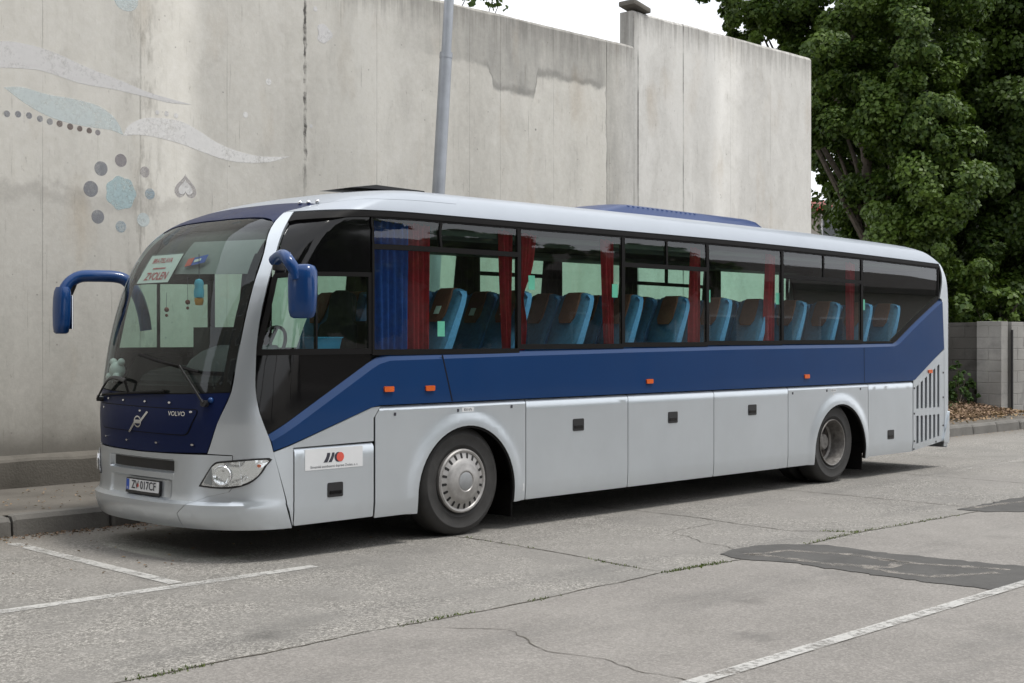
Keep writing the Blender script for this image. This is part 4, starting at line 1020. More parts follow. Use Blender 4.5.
def conc(name,a,c_,scale=3,dirt=(.12,.11,.10),dk=.4,rough=.88):
    b=NB(name); p=b.pos(); n=b.noise(p,scale,6,.65); f=b.noise(p,40,3); s_=b.noise(p,scale*.5,4)
    c=b.mix(b.ramp(n,(.3,0.0),(.7,1.0)),a,c_); c=b.mix(b.math('MULTIPLY',b.ramp(s_,(.48,0.0),(.7,1.0)),dk),c,dirt)
    c=b.mix(b.math('MULTIPLY',f,.25),c,tuple(v*.5 for v in a))
    b.bsdf(col=c,rough=rough,spec=.3,nrm=b.bump(b.math('ADD',n,f),.4,.012)); return b.m
def worn(name,col,keep=(.42,.56),scale=5,thick=.9,tex=26):
    """old paint, worn through to what is under it"""
    b=NB(name); p=b.pos(); n=b.noise(p,scale,6,.7); f=b.noise(p,tex,4,.7)
    a=b.math('MULTIPLY',b.ramp(b.math('ADD',b.math('MULTIPLY',n,.6),b.math('MULTIPLY',f,.4)),(keep[0],0.0),(keep[1],1.0)),thick)
    c=b.mix(f,tuple(v*.85 for v in col),tuple(min(1,v*1.08) for v in col))
    b.bsdf(col=c,rough=.8,alpha=a,spec=.2); return b.m
def leafmat(name,a,c_,rough=.42,tr=.25):
    b=NB(name); g_=b.n('ShaderNodeNewGeometry'); r_=g_.outputs['Random Per Island']
    c=b.mix(r_,a,c_); c=b.mix(b.ramp(b.noise(b.pos(),.55,3),(.48,0.0),(.68,.75)),c,tuple((c_[0]*1.12,c_[1]*1.15,c_[2]*.9)))
    q=b.n('ShaderNodeBsdfPrincipled',{'Base Color':c,'Roughness':rough,'Specular IOR Level':.32})
    t=b.n('ShaderNodeBsdfTranslucent',{'Color':b.mix(.5,c,(.10,.16,.02))})
    m=b.n('ShaderNodeMixShader',{0:tr}); b.t.links.new(q.outputs[0],m.inputs[1]); b.t.links.new(t.outputs[0],m.inputs[2]); b.t.links.new(m.outputs[0],b.out.inputs['Surface']); return b.m
M['wall']=wall_mat(); M['road']=ground_mat()
M['footing']=conc('rough_concrete',(.12,.111,.096),(.225,.21,.185),2.5,(.10,.09,.075),.55)
M['pave']=conc('pavement_asphalt',(.115,.106,.093),(.175,.162,.142),2.2,(.11,.10,.09),.4)
M['kerb']=conc('kerb_stone',(.13,.125,.115),(.21,.20,.185),4,(.10,.095,.085),.5)
M['patch']=conc('asphalt_repair',(.072,.070,.067),(.108,.105,.100),3,(.06,.058,.055),.35,.9)
M['patchline']=worn('dust_in_seam',(.28,.26,.235),(.40,.58),6,.8)
M['white']=worn('road_paint',(.50,.495,.475),(.37,.53),4,.82)
M['whitefaint']=worn('faded_road_paint',(.50,.49,.46),(.44,.62),4,.60)
M['crack']=plain('crack_soil',(.085,.076,.062),.95,var=.3)
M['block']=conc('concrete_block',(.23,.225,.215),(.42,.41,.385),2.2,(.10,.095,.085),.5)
M['blockshade']=conc('shaded_block',(.06,.057,.052),(.13,.124,.114),2.2,(.05,.047,.04),.6)  # the block again, with the shade under the foliage put into its colour
M['soil']=conc('leafy_soil',(.09,.065,.045),(.16,.12,.085),5,(.05,.035,.025),.5)
M['bark']=plain('bark',(.085,.07,.055),.9,var=.35,scale=12,bump=.6)
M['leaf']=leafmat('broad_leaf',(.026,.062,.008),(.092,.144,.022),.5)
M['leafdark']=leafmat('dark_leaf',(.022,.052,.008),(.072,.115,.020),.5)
M['needle']=leafmat('shrub_leaf',(.025,.060,.014),(.065,.12,.03),.6)
M['litter']=leafmat('dry_leaf',(.06,.03,.016),(.36,.25,.175),.85,.1)
M['grass']=leafmat('grass_blade',(.05,.085,.014),(.13,.17,.035),.6,.2)
M['galv']=plain('galvanised_steel',(.36,.38,.41),.45,metal=.45,var=.12,scale=4)
M['render']=conc('pale_render',(.34,.31,.28),(.42,.39,.35),2,(.3,.27,.23),.2)
M['darkrender']=conc('brown_render',(.15,.125,.105),(.21,.18,.15),2,(.1,.09,.08),.3)
M['rooftile']=plain('roof_tile',(.17,.04,.028),.8,var=.3,scale=8)
M['darkroof']=plain('brown_roof',(.045,.033,.028),.8,var=.3,scale=3)
M['hwindow']=plain('house_window',(.03,.035,.04),.08,coat=.5)
M['redrail']=plain('red_awning',(.30,.035,.03),.6)
# ------------------------------------------------------------ ground, road, pavement
def flat(name,pts,z,mat,kind='structure'):
    bm=bmesh.new(); bm.faces.new([bm.verts.new((x,y,z)) for x,y in pts]); bmesh.ops.triangulate(bm,faces=bm.faces[:])
    for f in bm.faces:
        if f.normal.z<0: f.normal_flip()
    me=bpy.data.meshes.new(name); bm.to_mesh(me); bm.free(); o=mesh_obj(name,me,mat,None,smooth=False); o['kind']=kind; return o
flat('road',[(-500,-500),(500,-500),(500,500),(-500,500)],0,M['road'])
ky=lambda x:2.955-.0125*(x+3)
bm=bmesh.new()
xs=[-14+2*k for k in range(26)]
for a,b_ in zip(xs,xs[1:]):
    P=[(a,ky(a)+.14,.188),(b_,ky(b_)+.14,.188),(b_,8.5,.150),(a,8.5,.150)]
    if b_>15: P=[(a,ky(a)+.14,.188),(b_,ky(b_)+.14,.188),(b_,8.5,.20),(a,8.5,.20)]
    bm.faces.new([bm.verts.new(p) for p in P])
bmesh.ops.remove_doubles(bm,verts=bm.verts[:],dist=.001)
o=fin('pavement',bm,M['pave'],None,smooth=False); o['kind']='structure'
bm=bmesh.new(); x=-13.97
rk=random.Random(3)
while x<34:
    ln_=1.0; j=rk.uniform(-.012,.012); t=rk.uniform(-.01,.01)
    a,b_=x+.012,x+ln_-.012
    sec=[(0,-.05),(.012+j,.15+t),(.045+j,.192+t),(.15,.197+t),(.15,-.05)]
    rings=[[(xx,ky(xx)+dy,dz) for dy,dz in sec] for xx in (a,a+.03,b_-.03,b_)]
    rings[0]=[(a,ky(a)+dy+(.012 if dy<.1 else 0),dz-(.012 if dz>0 else 0)) for dy,dz in sec]; rings[-1]=[(b_,ky(b_)+dy+(.012 if dy<.1 else 0),dz-(.012 if dz>0 else 0)) for dy,dz in sec]
    loft(bm,rings); x+=ln_
o=fin('kerb',bm,M['kerb'],None,sharp=20); o['kind']='structure'
def ribbon(name,pts,wd,z,mat,jit=0,step=.06,taper=False,seed=1,kind='structure'):
    rr=random.Random(seed); bm=bmesh.new(); P=[Vector((*p,0)) for p in pts]; L_=[];
    for a,b_ in zip(P,P[1:]):
        n=max(1,int((b_-a).length/step)); L_+= [a+(b_-a)*(k/n) for k in range(n)]
    L_.append(P[-1]); prev=None; dr=0
    for i,p in enumerate(L_):
        t=(L_[min(i+1,len(L_)-1)]-L_[max(i-1,0)]).normalized(); nn=Vector((-t.y,t.x,0))
        dr=dr*.8+rr.uniform(-jit,jit); q=p+nn*dr; w_=wd*(1+(rr.uniform(-.5,.6) if jit else 0))
        if taper: w_*=min(1,i/6+.1,(len(L_)-1-i)/6+.1)
        cur=[bm.verts.new((q.x+nn.x*w_/2,q.y+nn.y*w_/2,z)),bm.verts.new((q.x-nn.x*w_/2,q.y-nn.y*w_/2,z))]
        if prev: bm.faces.new((prev[0],prev[1],cur[1],cur[0]))
        prev=cur
    o=fin(name,bm,mat,None,smooth=False); o['kind']=kind
    for f in o.data.polygons:
        pass
    return o
ribbon('road_marking',[(-9,-.26),(-2.02,-.36)],.125,.004,M['white'],.0,.3)
ribbon('road_marking',[(-3.17,2.55),(-3.23,-.24)],.115,.0055,M['white'],.0,.3)
ribbon('road_marking',[(-9,-4.83),(24,-4.72)],.105,.0075,M['white'],.0,.5)
ribbon('road_marking',[(9.4,-.34),(14.5,-.30)],.11,.004,M['whitefaint'],.0,.5)
def gpt(u,v):
    d=FW+RT*((u-CU)/FPX)+Vector((0,0,-(v-CV)/FPX)); t=EYE/-d.z; q=CAM+d*t; return (q.x,q.y)
pa=[gpt(*p) for p in ((719,554),(741,548),(774,545),(821,545),(874,552),(941,559),(1024,567),(1080,573),(1075,590),(1024,583),(998,590),(961,587),(908,580),(848,572),(794,563.5),(741,560))]
def ragged(pts,seed,j=.03,step=.12):
    rr=random.Random(seed); o=[]
    for a,b_ in zip(pts,pts[1:]+pts[:1]):
        n=max(1,int(math.hypot(b_[0]-a[0],b_[1]-a[1])/step))
        for k in range(n): t=k/n; o.append((a[0]+(b_[0]-a[0])*t+rr.uniform(-j,j),a[1]+(b_[1]-a[1])*t+rr.uniform(-j,j)))
    return o
def patch(pts,seed):
    bm=bmesh.new(); prism(bm,[(x,y,.001) for x,y in ragged(pts,seed,.028,.07)],(0,0,.005)); o=fin('asphalt_patch',bm,M['patch'],None,smooth=False); o['kind']='structure'
patch(pa,4); patch([gpt(*p) for p in ((958,510),(981,505),(1024,497),(1060,492),(1060,508),(1024,512),(985,512))],5)
for pts in ([(745,555),(790,551),(860,555),(905,563),(890,568),(840,566),(790,560),(745,555)],[(880,560),(940,566),(1010,571)],[(865,568),(930,578),(1000,574)],[(970,509),(1024,502)]):
    ribbon('patch_seam',[gpt(*p) for p in pts],(.08),.0075,M['patchline'],.022,.08,seed=len(pts))
cracks=[[(-9,-2.62),(-6,-2.60),(-3.05,-2.58),(-1.78,-2.63),(-.25,-2.55),(.65,-2.63),(2.81,-2.5),(4.65,-2.6),(9,-2.55),(16,-2.6)],[(-.06,2.9),(-.08,-.28),(-.13,-1.31),(-.26,-2.2),(-.25,-2.55)],[(2.6,2.6),(2.55,-.68),(2.4,-1.98),(2.81,-2.5)],[(5.4,2.6),(5.35,-2.58)],[(8.2,2.5),(8.15,-2.56)],[(11,2.5),(10.95,-2.57)],[(-3.0,-2.6),(-2.72,-3.15),(-2.85,-3.6),(-2.9,-4.7),(-3.2,-5.4)],[(1.0,-2.55),(1.5,-1.3),(2.5,-1.1)]]
for i,c_ in enumerate(cracks): ribbon('road_crack',c_,.013 if i<6 else .007,.0038,M['crack'],.010 if i<6 else .03,.07,True,seed=20+i)
def blades(name,spots,mat,h0,h1,wd,seed,lean=.6):
    rg=np.random.default_rng(seed); n=len(spots); P=np.array(spots); a=rg.uniform(0,6.283,n); h=rg.uniform(h0,h1,n); l=rg.uniform(.1,lean,n); b_=rg.uniform(0,6.283,n)
    w_=wd*rg.uniform(.6,1.3,n); dx=np.stack([np.cos(a)*w_/2,np.sin(a)*w_/2,np.zeros(n)],1)
    tip=P+np.stack([np.cos(b_)*l*h,np.sin(b_)*l*h,h],1)
    V=np.stack([P-dx,P+dx,tip],1).reshape(-1,3); F=np.arange(3*n).reshape(-1,3)
    me=bpy.data.meshes.new(name); me.from_pydata(V.tolist(),[],F.tolist()); return mesh_obj(name,me,mat,None,smooth=False)
rg=random.Random(11); sp=[]
def along(a,b_,n,j=.02):
    for _ in range(n):
        t=rg.random(); sp.append((a[0]+(b_[0]-a[0])*t+rg.gauss(0,j),a[1]+(b_[1]-a[1])*t+rg.gauss(0,j),0))
for (a,b_,n) in (((-5.0,-2.6),(-4.5,-2.6),110),((-3.05,-2.58),(-2.4,-2.60),70),((-1.9,-2.62),(-1.6,-2.62),30),((-.3,-2.56),(.5,-2.61),240),((-.26,-2.3),(-.2,-1.7),40),((-.06,0),(-.1,-1.0),20),((1.8,-2.55),(2.8,-2.5),110),((2.9,-2.5),(4.6,-2.6),130),((2.6,-2.2),(2.8,-2.5),60)): along(a,b_,n)
tag(blades('grass',sp,M['grass'],.006,.024,.012,3,1.2),'short grass growing along the cracks of the road','grass',kind='stuff')
def leaves_on(name,pts,size,mat,seed,up=.25,lift=.01):
    rg_=np.random.default_rng(seed); n=len(pts); P=np.array(pts,float); P[:,2]+=rg_.uniform(.002,lift,n)
    nn=np.stack([rg_.normal(0,up,n),rg_.normal(0,up,n),np.ones(n)],1); nn/=np.linalg.norm(nn,axis=1)[:,None]
    a=rg_.uniform(0,6.283,n); t=np.stack([np.cos(a),np.sin(a),np.zeros(n)],1); t-=nn*(t*nn).sum(1)[:,None]; t/=np.linalg.norm(t,axis=1)[:,None]; s_=np.cross(nn,t)
    L_=(size*rg_.uniform(.6,1.4,n))[:,None]
    V=np.stack([P-t*L_*.5,P+s_*L_*.28,P+t*L_*.5,P-s_*L_*.28],1); V[:,1,2]+=.006; V[:,3,2]+=.006
    me=bpy.data.meshes.new(name); me.from_pydata(V.reshape(-1,3).tolist(),[],np.arange(4*n).reshape(-1,4).tolist()); return mesh_obj(name,me,mat,None,smooth=False)
pts=[]
for _ in range(1500):
    x=rg.uniform(-6,3); pts.append((x,ky(x)-abs(rg.gauss(0,.13))-.01,0))
for _ in range(260): pts.append((rg.uniform(-7,-1),rg.uniform(3.2,5.0),.192))
for _ in range(120): pts.append((rg.uniform(-6,0),rg.uniform(.5,2.9),0))
for _ in range(130): x=rg.uniform(12,22); pts.append((x,ky(x)-abs(rg.gauss(0,.2))-.01,0))
tag(leaves_on('gutter_leaves',pts,.035,M['litter'],5),'dry brown leaves and dirt collected in the gutter by the kerb','leaves',kind='stuff')
# ------------------------------------------------------------ the tall concrete wall with its faded mural
cw=empty('concrete_wall',(1,5.6,0),'tall stained concrete wall with a faded painted mural behind the bus','wall')
rw=random.Random(9)
def wall_piece(x0,x1,y0,y1,z0,z1,par,name,step=.35):
    bm=bmesh.new(); n=max(1,int((x1-x0)/step)); rings=[]
    for k in range(n+1):
        x=x0+(x1-x0)*k/n; d=[rw.uniform(-.018,.006) for _ in range(4)]
        rings.append([(x,y0,z0),(x,y0,z1-.05+d[0]),(x,y0+.02+abs(d[1])*.6,z1-.012+d[1]*.6),(x,y0+.06,z1+d[2]*.4),(x,y1,z1),(x,y1,z0)])
    loft(bm,rings); return fin(name,bm,M['wall'],par,sharp=25)
wall_piece(-16,9.215,5.5,5.81,-.1,6.80,cw,'wall_body')
tw=wall_piece(9.215,14.74,5.497,5.81,-.1,7.40,cw,'raised_wall_end')
bm=bmesh.new(); n=60; rings=[]
for k in range(n+1):
    x=-16+31*k/n; a,b_=rw.uniform(-.012,.012),rw.uniform(-.02,.012)
    rings.append([(x,5.505,.1),(x,5.37+a*.4,.1),(x,5.35+a,.30),(x,5.355+a,.465+b_),(x,5.375+a,.495+b_),(x,5.44,.515+b_*.5),(x,5.505,.53)])
loft(bm,rings); fin('wall_footing',bm,M['footing'],cw,sharp=30)
MU={'pale':worn('mural_grey_white',(.82,.81,.80),(.22,.48),3,.68,20),'white':worn('mural_white',(.90,.89,.87),(.26,.50),3,.72,20),'lightblue':worn('mural_light_blue',(.55,.70,.73),(.30,.56),4,.58,20),'paleblue':worn('mural_pale_blue',(.76,.84,.85),(.25,.52),3,.42,20),
 'slate':worn('mural_slate',(.24,.26,.31),(.26,.54),5,.34,22),'mauve':worn('mural_mauve',(.36,.34,.36),(.26,.48),5,.42,22),'brown':worn('mural_brown',(.20,.155,.145),(.26,.48),5,.42,22),'faint':worn('mural_faint',(.50,.48,.49),(.3,.55),5,.35,22),'blue':worn('mural_blue',(.42,.52,.58),(.36,.60),5,.5,22)}
def paintshape(name,pts,mat,k=1,y=5.494):
    y=5.4985-(5.494-y)*.25
    bm=bmesh.new(); prism(bm,[(x,y,z) for x,z in pts],(0,.0006*k,0)); bmesh.ops.triangulate(bm,faces=[f for f in bm.faces if len(f.verts)>4]); return fin(name,bm,mat,cw,smooth=False)
def sm2(pts,n=4):
    q=smooth_path([(a,0,b_) for a,b_ in pts],n); return [(v.x,v.z) for v in q]
w1t=[(-3.4,4.75),(-2.6,5.05),(-1.9,5.151),(-1.644,5.166),(-1.292,5.128),(-.837,5.003),(-.411,4.911),(-.068,4.824),(.235,4.782),(.571,4.742)]
w1b=[(.571,4.742),(.235,4.728),(-.068,4.758),(-.554,4.796),(-.93,4.807),(-1.381,4.885),(-1.644,4.881),(-1.9,4.854),(-2.6,4.75),(-3.4,4.5)]
paintshape('painted_wave',sm2(w1t)+sm2(w1b)[1:],MU['pale'])
lt=[(-1.857,4.640),(-1.644,4.671),(-1.337,4.628),(-1.021,4.617),(-.697,4.571),(-.483,4.445),(-.37,4.262)]; lb=[(-.37,4.262),(-.554,4.307),(-.883,4.314),(-1.248,4.358),(-1.557,4.467),(-1.857,4.640)]
paintshape('painted_leaf',sm2(lt)+sm2(lb)[1:-1],MU['paleblue'])
w2t=[(-.386,4.251),(-.314,4.377),(-.142,4.484),(.083,4.523),(.389,4.522),(.65,4.437),(.918,4.314),(1.246,4.231),(1.641,4.198),(2.067,4.243)]; w2b=[(2.067,4.243),(1.757,4.142),(1.414,4.096),(1.081,4.099),(.757,4.16),(.441,4.234),(.133,4.279),(-.167,4.291),(-.386,4.251)]
paintshape('painted_wave',sm2(w2t)+sm2(w2b)[1:-1],MU['white'],y=5.4935)
dots=[(-1.82,4.35,.037,'slate'),(-1.69,4.36,.037,'slate'),(-1.56,4.36,.037,'slate'),(-1.43,4.34,.037,'slate'),(-1.31,4.32,.038,'slate'),(-1.19,4.31,.038,'brown'),(-1.06,4.29,.038,'brown'),(-.94,4.28,.034,'brown'),(-.82,4.27,.034,'brown'),(-.71,4.26,.034,'mauve'),(.21,4.59,.031,'pale'),(.34,4.58,.032,'white'),(.08,4.59,.027,'pale'),(-.67,3.84,.086,'slate'),(-.41,3.96,.078,'mauve'),(-.8,3.59,.094,'slate'),(-.71,3.27,.082,'slate'),(-.02,3.59,.067,'blue'),(-.11,3.27,.085,'paleblue'),(-.41,3.17,.07,'blue'),(-.09,3.85,.066,'faint'),(1.72,5.18,.043,'white'),(1.36,4.71,.038,'white'),(2.48,6.26,.034,'pale'),(2.41,4.68,.024,'pale')]
for x,z,r_,m in dots:
    paintshape('painted_dot',[(x+r_*math.cos(t*math.pi/12),z+r_*math.sin(t*math.pi/12)) for t in range(24)],MU[m],y=5.493)
paintshape('painted_blossom',[(-.41+.196*(1+.06*math.cos(7*t*math.pi/20))*math.cos(t*math.pi/20),3.57+.196*(1+.06*math.cos(7*t*math.pi/20))*math.sin(t*math.pi/20)) for t in range(40)],MU['lightblue'],y=5.4925)
paintshape('painted_blossom',[(-.34+.16*math.cos(t*math.pi/16),5.88+.13*math.sin(t*math.pi/16)) for t in range(32)],MU['paleblue'],y=5.4925)
paintshape('painted_blossom',[(2.62+.12*(1+.3*math.cos(3*t*math.pi/16))*math.cos(t*math.pi/16),5.95+.13*math.sin(t*math.pi/16)) for t in range(32)],MU['pale'],y=5.4925)
def spade(cx,cz,s_):
    o=[]
    for k in range(40):
        t=2*math.pi*k/40; o.append((cx+s_*.95*math.sin(t)**3,cz-s_*(.8*math.cos(t)-.32*math.cos(2*t)-.12*math.cos(3*t)-.05*math.cos(4*t))))
    return o
paintshape('painted_heart',spade(.475,3.70,.165),MU['faint'],y=5.4915); paintshape('painted_heart',spade(.475,3.695,.105),MU['white'],y=5.4895)
# loose slab of concrete lying on the end of the raised wall
bm=bmesh.new(); a=at(622,-4,21.6); 
box(bm,9.16,9.62,5.45,5.80,7.42,7.51,.025)
for v in bm.verts: v.co.z+=.22*(v.co.x-9.62)*-.55+.02*math.sin(9*v.co.x)
o=fin('loose_slab',bm,M['footing'],None,sharp=30); own(o,(9.4,5.62,7.42)); tag(o,'rough grey slab lying tilted on the stepped wall top','slab')
# lamp post behind the bus
pb=Vector((3.12,4.05,.17)); pt=Vector((3.93,4.05,11.0))
post=empty('lamp_post',pb,'leaning galvanised steel lamp post rising behind the bus roof','lamp post')
bm=bmesh.new(); q=pb+(pt-pb)*.50; tube(bm,[pb,q],[.092,.082],24); fin('lower_pole',bm,M['galv'],post)
bm=bmesh.new(); tube(bm,[q-(pt-pb)*.004,q+(pt-pb)*.003],[.086,.086],24); tube(bm,[q+(pt-pb)*.003,pt],[.066,.055],24); fin('upper_pole',bm,M['galv'],post)
bm=bmesh.new(); tube(bm,smooth_path([pt,pt+Vector((.05,-.3,.5)),pt+Vector((.1,-1.4,.8))],5),.04,12); box(bm,pt.x-.02,pt.x+.24,pt.y-2.1,pt.y-1.35,pt.z+.72,pt.z+.86,.03); fin('lamp_head',bm,M['galv'],post)
# ------------------------------------------------------------ block wall at the right
bw=empty('block_wall',(20.2,4.6,.2),'low grey concrete block wall with a jutting pier right of the bus','wall')
def blockwall(name,x0,x1,y0,y1,z0,z1,axis):
    """courses of blocks with raked joints"""
    bm=bmesh.new(); z=z0; r_=0; h=.25; w_=.6
    box(bm,x0+.006,x1-.006,y0+.006,y1-.006,z0,z1-.004)
    while z<z1-.05:
        zt_=min(z+h,z1)
        a,lim=(x0,x1) if axis=='x' else (y0,y1)
        a-= (w_/2 if r_%2 else 0)
        while a<lim-.02:
            s_=max(a,(x0 if axis=='x' else y0)); e=min(a+w_,lim)
            if e-s_>.06:
                if axis=='x': box(bm,s_+.004,e-.004,y0-rw.uniform(0,.004),y1,z+.004,zt_-.004,.006,1)
                else: box(bm,x0-rw.uniform(0,.004),x1,s_+.004,e-.004,z+.004,zt_-.004,.006,1)
            a+=w_
        z=zt_; r_+=1
    return fin(name,bm,M['blockshade'] if name in ('rear_wall','return_wall') else M['block'],bw,smooth=False)
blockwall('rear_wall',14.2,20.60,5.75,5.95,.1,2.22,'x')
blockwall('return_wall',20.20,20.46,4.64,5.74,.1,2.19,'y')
blockwall('pier',20.13,20.46,4.06,4.635,.1,2.21,'y')
blockwall('front_wall',20.54,34,4.02,4.26,.1,2.20,'x')
bm=bmesh.new(); tube(bm,[(20.50,3.99,.2),(20.50,3.99,2.02)],.028,12); fin('drain_pipe',bm,M['black'],bw)
# soil bed with dry leaves
bm=bmesh.new(); nx,ny=24,10; vs=[]
for j in range(ny+1):
    row=[]
    for i in range(nx+1):
        x=14.8+5.38*i/nx; t=j/ny; y=3.55+2.19*t+(.25*math.sin(x*1.7) if j==0 else 0)
        row.append(bm.verts.new((x,y,.19+.26*t*t*(3-2*t)*(1 if x<20.1 else .9)+(.05*noise.noise((x*2,y*2,0)) if 0<j else 0))))
    vs.append(row)
for A,B in zip(vs,vs[1:]):
    for i in range(nx): bm.faces.new((A[i],A[i+1],B[i+1],B[i]))
o=fin('soil_bed',bm,M['soil'],None); o['kind']='structure'
pts=[]
for _ in range(5200):
    x=rg.uniform(14.9,20.15); t=min(1,abs(rg.gauss(.0,.38))); y=3.50+2.1*t
    pts.append((x,y,.20+.26*t*t*(3-2*t)+.03))
for _ in range(350): pts.append((rg.uniform(15,22),rg.uniform(2.95,3.6),.20))
tag(leaves_on('leaf_litter',pts,.072,M['litter'],8,.5,.05),'fallen brown leaves heaped before the block wall','leaves',kind='stuff')
# ------------------------------------------------------------ foliage
def leaf_cloud(lobes,size,seed,dens,flatness=.35,shell=.42):
    rg_=np.random.default_rng(seed); P=[];N=[]
    for (c,r_) in lobes:
        rx,ry_,rz=(r_,r_,r_*.9) if not isinstance(r_,tuple) else r_
        n=int(dens*(rx*ry_*rz)**(2/3))
        # sub clumps give the uneven outline
        k=max(6,int(13*(rx*ry_*rz)**(1/3)))
        cd_=rg_.normal(size=(k,3)); cd_/=np.linalg.norm(cd_,axis=1)[:,None]; cr=rg_.uniform(.55,1.08,k)
        cc=cd_*cr[:,None]
        idx=rg_.integers(0,k,n); d=rg_.normal(size=(n,3)); d/=np.linalg.norm(d,axis=1)[:,None]
        rad=rg_.uniform(.10,1,n)**.55*rg_.uniform(.14,.42,k)[idx]
        q=cc[idx]+d*rad[:,None]
        dirn=d*.6+cd_[idx]*.5
        P.append(np.array(c)+q*np.array([rx,ry_,rz])); N.append(dirn)
    P=np.concatenate(P);N=np.concatenate(N); n=len(P)
    N=N+np.array([0,0,.45])+rg_.normal(0,.45,(n,3)); N/=np.linalg.norm(N,axis=1)[:,None]
    t=rg_.normal(size=(n,3))+np.array([0,0,-.5]); t-=N*(t*N).sum(1)[:,None]; t/=np.linalg.norm(t,axis=1)[:,None]; s_=np.cross(N,t)
    Lf=(size*rg_.uniform(.65,1.35,n))[:,None]
    V=np.stack([P-t*Lf*.5,P+s_*Lf*.42-t*Lf*.08,P+t*Lf*.55,P-s_*Lf*.42-t*Lf*.08],1)
    V[:,1]+=N*Lf*.10; V[:,3]+=N*Lf*.10
    return V.reshape(-1,3)
def cloud_obj(name,V,mat,parent):
    n=len(V)//4; me=bpy.data.meshes.new(name); me.vertices.add(4*n); me.vertices.foreach_set('co',V.astype(np.float32).ravel())
    me.loops.add(4*n); me.loops.foreach_set('vertex_index',np.arange(4*n,dtype=np.int32)); me.polygons.add(n); me.polygons.foreach_set('loop_start',np.arange(0,4*n,4,dtype=np.int32)); me.polygons.foreach_set('loop_total',np.full(n,4,dtype=np.int32))
    me.update(calc_edges=True)
    if parent is not None: me.transform(world_of(parent).inverted())
    return mesh_obj(name,me,mat,parent,smooth=False)
def tree(label,base,lobes,trunk_r,size,seed,dens,mat,group=None,cat='tree',name='broadleaf_tree',limbs=9):
    t=empty(name,base,label,cat,group); rr=random.Random(seed)
    top=max(lobes,key=lambda l:l[0][2])[0]; base=Vector(base); topv=Vector(top)
    bm=bmesh.new(); mids=[base,base.lerp(Vector((base.x*.6+topv.x*.4,base.y*.6+topv.y*.4,(base.z+topv.z)/2)),.5),Vector((base.x*.5+topv.x*.5,base.y*.5+topv.y*.5,base.z+(topv.z-base.z)*.6)),topv]
    sp_=smooth_path(mids,5); tube(bm,sp_,[trunk_r*(1-.85*i/(len(sp_)-1)) for i in range(len(sp_))],12)
    tr=fin('trunk',bm,M['bark'],t)
    bm=bmesh.new()
    for c,r_ in rr.sample(lobes,min(limbs,len(lobes))):
        c=Vector(c); k=rr.uniform(.25,.7); a=sp_[int(k*(len(sp_)-1))]
        m=a.lerp(c,.5)+Vector((rr.uniform(-.3,.3),rr.uniform(-.3,.3),rr.uniform(-.1,.5)))
        q=smooth_path([a,m,c],4); tube(bm,q,[trunk_r*.35*(1-.8*i/(len(q)-1)) for i in range(len(q))],7)
    fin('limb',bm,M['bark'],tr)
    cloud_obj('crown',leaf_cloud(lobes,size,seed,dens),mat,t); return t
A_=lambda u,v,d,r_:(tuple(at(u,v,d)),r_)
l1=[A_(*q) for q in ((834,158,35,.75),(826,120,35,.6),(812,40,35.5,1.0),(790,20,35.5,.9),(822,85,35,.8),(835,178,35.5,.6),(775,-5,34,1.25),(768,38,34.5,.95),(800,-60,34,1.5),(815,55,33,1.35),(860,-5,33,1.5),(850,95,32.5,1.3),(905,45,32,1.4),(880,150,32.5,1.4),(866,165,34,1.3),(915,120,31.8,1.35),(935,185,31.6,1.35),(882,215,33.5,1.3),(905,235,32.5,1.3),(945,245,31.8,1.2),(872,268,34.5,1.2),(890,285,33.5,1.2),(925,-30,32.5,1.5),(840,-90,33,1.7),(935,100,31.6,1.2),(850,118,35,1.3),(880,60,35,1.6),(900,180,35,1.6),(880,250,35.5,1.5),(950,290,33,1.2),(905,-90,33,1.8),(748,14,34,.8),(738,-6,34,.9),(762,34,34.3,.8),(790,70,35,.7))]
tree('tall dense leafy tree rising directly beside the end of the concrete wall',(at(885,330,34).x,at(885,330,34).y,0),l1,.28,.102,31,5400,M['leaf'],'trees beyond the block wall')
l2=[A_(*q) for q in ((985,-10,35,1.7),(1010,60,34.5,1.6),(965,60,35.5,1.4),(1030,130,34,1.6),(985,140,35,1.6),(1015,205,34,1.5),(975,225,34.5,1.3),(1040,270,33.5,1.4),(1000,285,34,1.3),(965,300,34.6,1.1),(1050,20,35,1.8),(1060,190,34,1.7),(1000,-80,35,1.9),(1070,100,35,1.8),(1020,305,33.6,1.0),(990,180,37,1.8),(1000,100,37,1.8),(1010,250,37,1.7),(1050,320,33.5,1.0))]
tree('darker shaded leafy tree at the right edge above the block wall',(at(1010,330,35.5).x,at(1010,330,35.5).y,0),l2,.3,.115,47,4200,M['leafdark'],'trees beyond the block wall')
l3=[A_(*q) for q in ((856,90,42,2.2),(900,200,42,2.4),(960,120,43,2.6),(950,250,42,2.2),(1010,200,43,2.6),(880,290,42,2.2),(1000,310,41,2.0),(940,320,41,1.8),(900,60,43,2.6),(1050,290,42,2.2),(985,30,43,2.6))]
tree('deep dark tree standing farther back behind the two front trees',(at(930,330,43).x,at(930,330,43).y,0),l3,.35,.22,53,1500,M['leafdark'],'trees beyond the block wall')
l4=[A_(*q) for q in ((950,314,31.2,.55),(975,306,31.3,.6),(1000,312,31.0,.5),(930,305,31.5,.6),(1020,300,31.2,.6),(915,312,31.6,.5))]
tree('low leafy shrub hanging over the top of the block wall',(at(965,318,32).x,at(965,318,32).y,0),l4,.07,.12,61,1900,M['leaf'],None,'shrub','overhanging_shrub',5)
def px_on(u,v,y):
    d=FW+RT*((u-CU)/FPX)+Vector((0,0,-(v-CV)/FPX)); t=(y-CAM.y)/d.y; return CAM+d*t
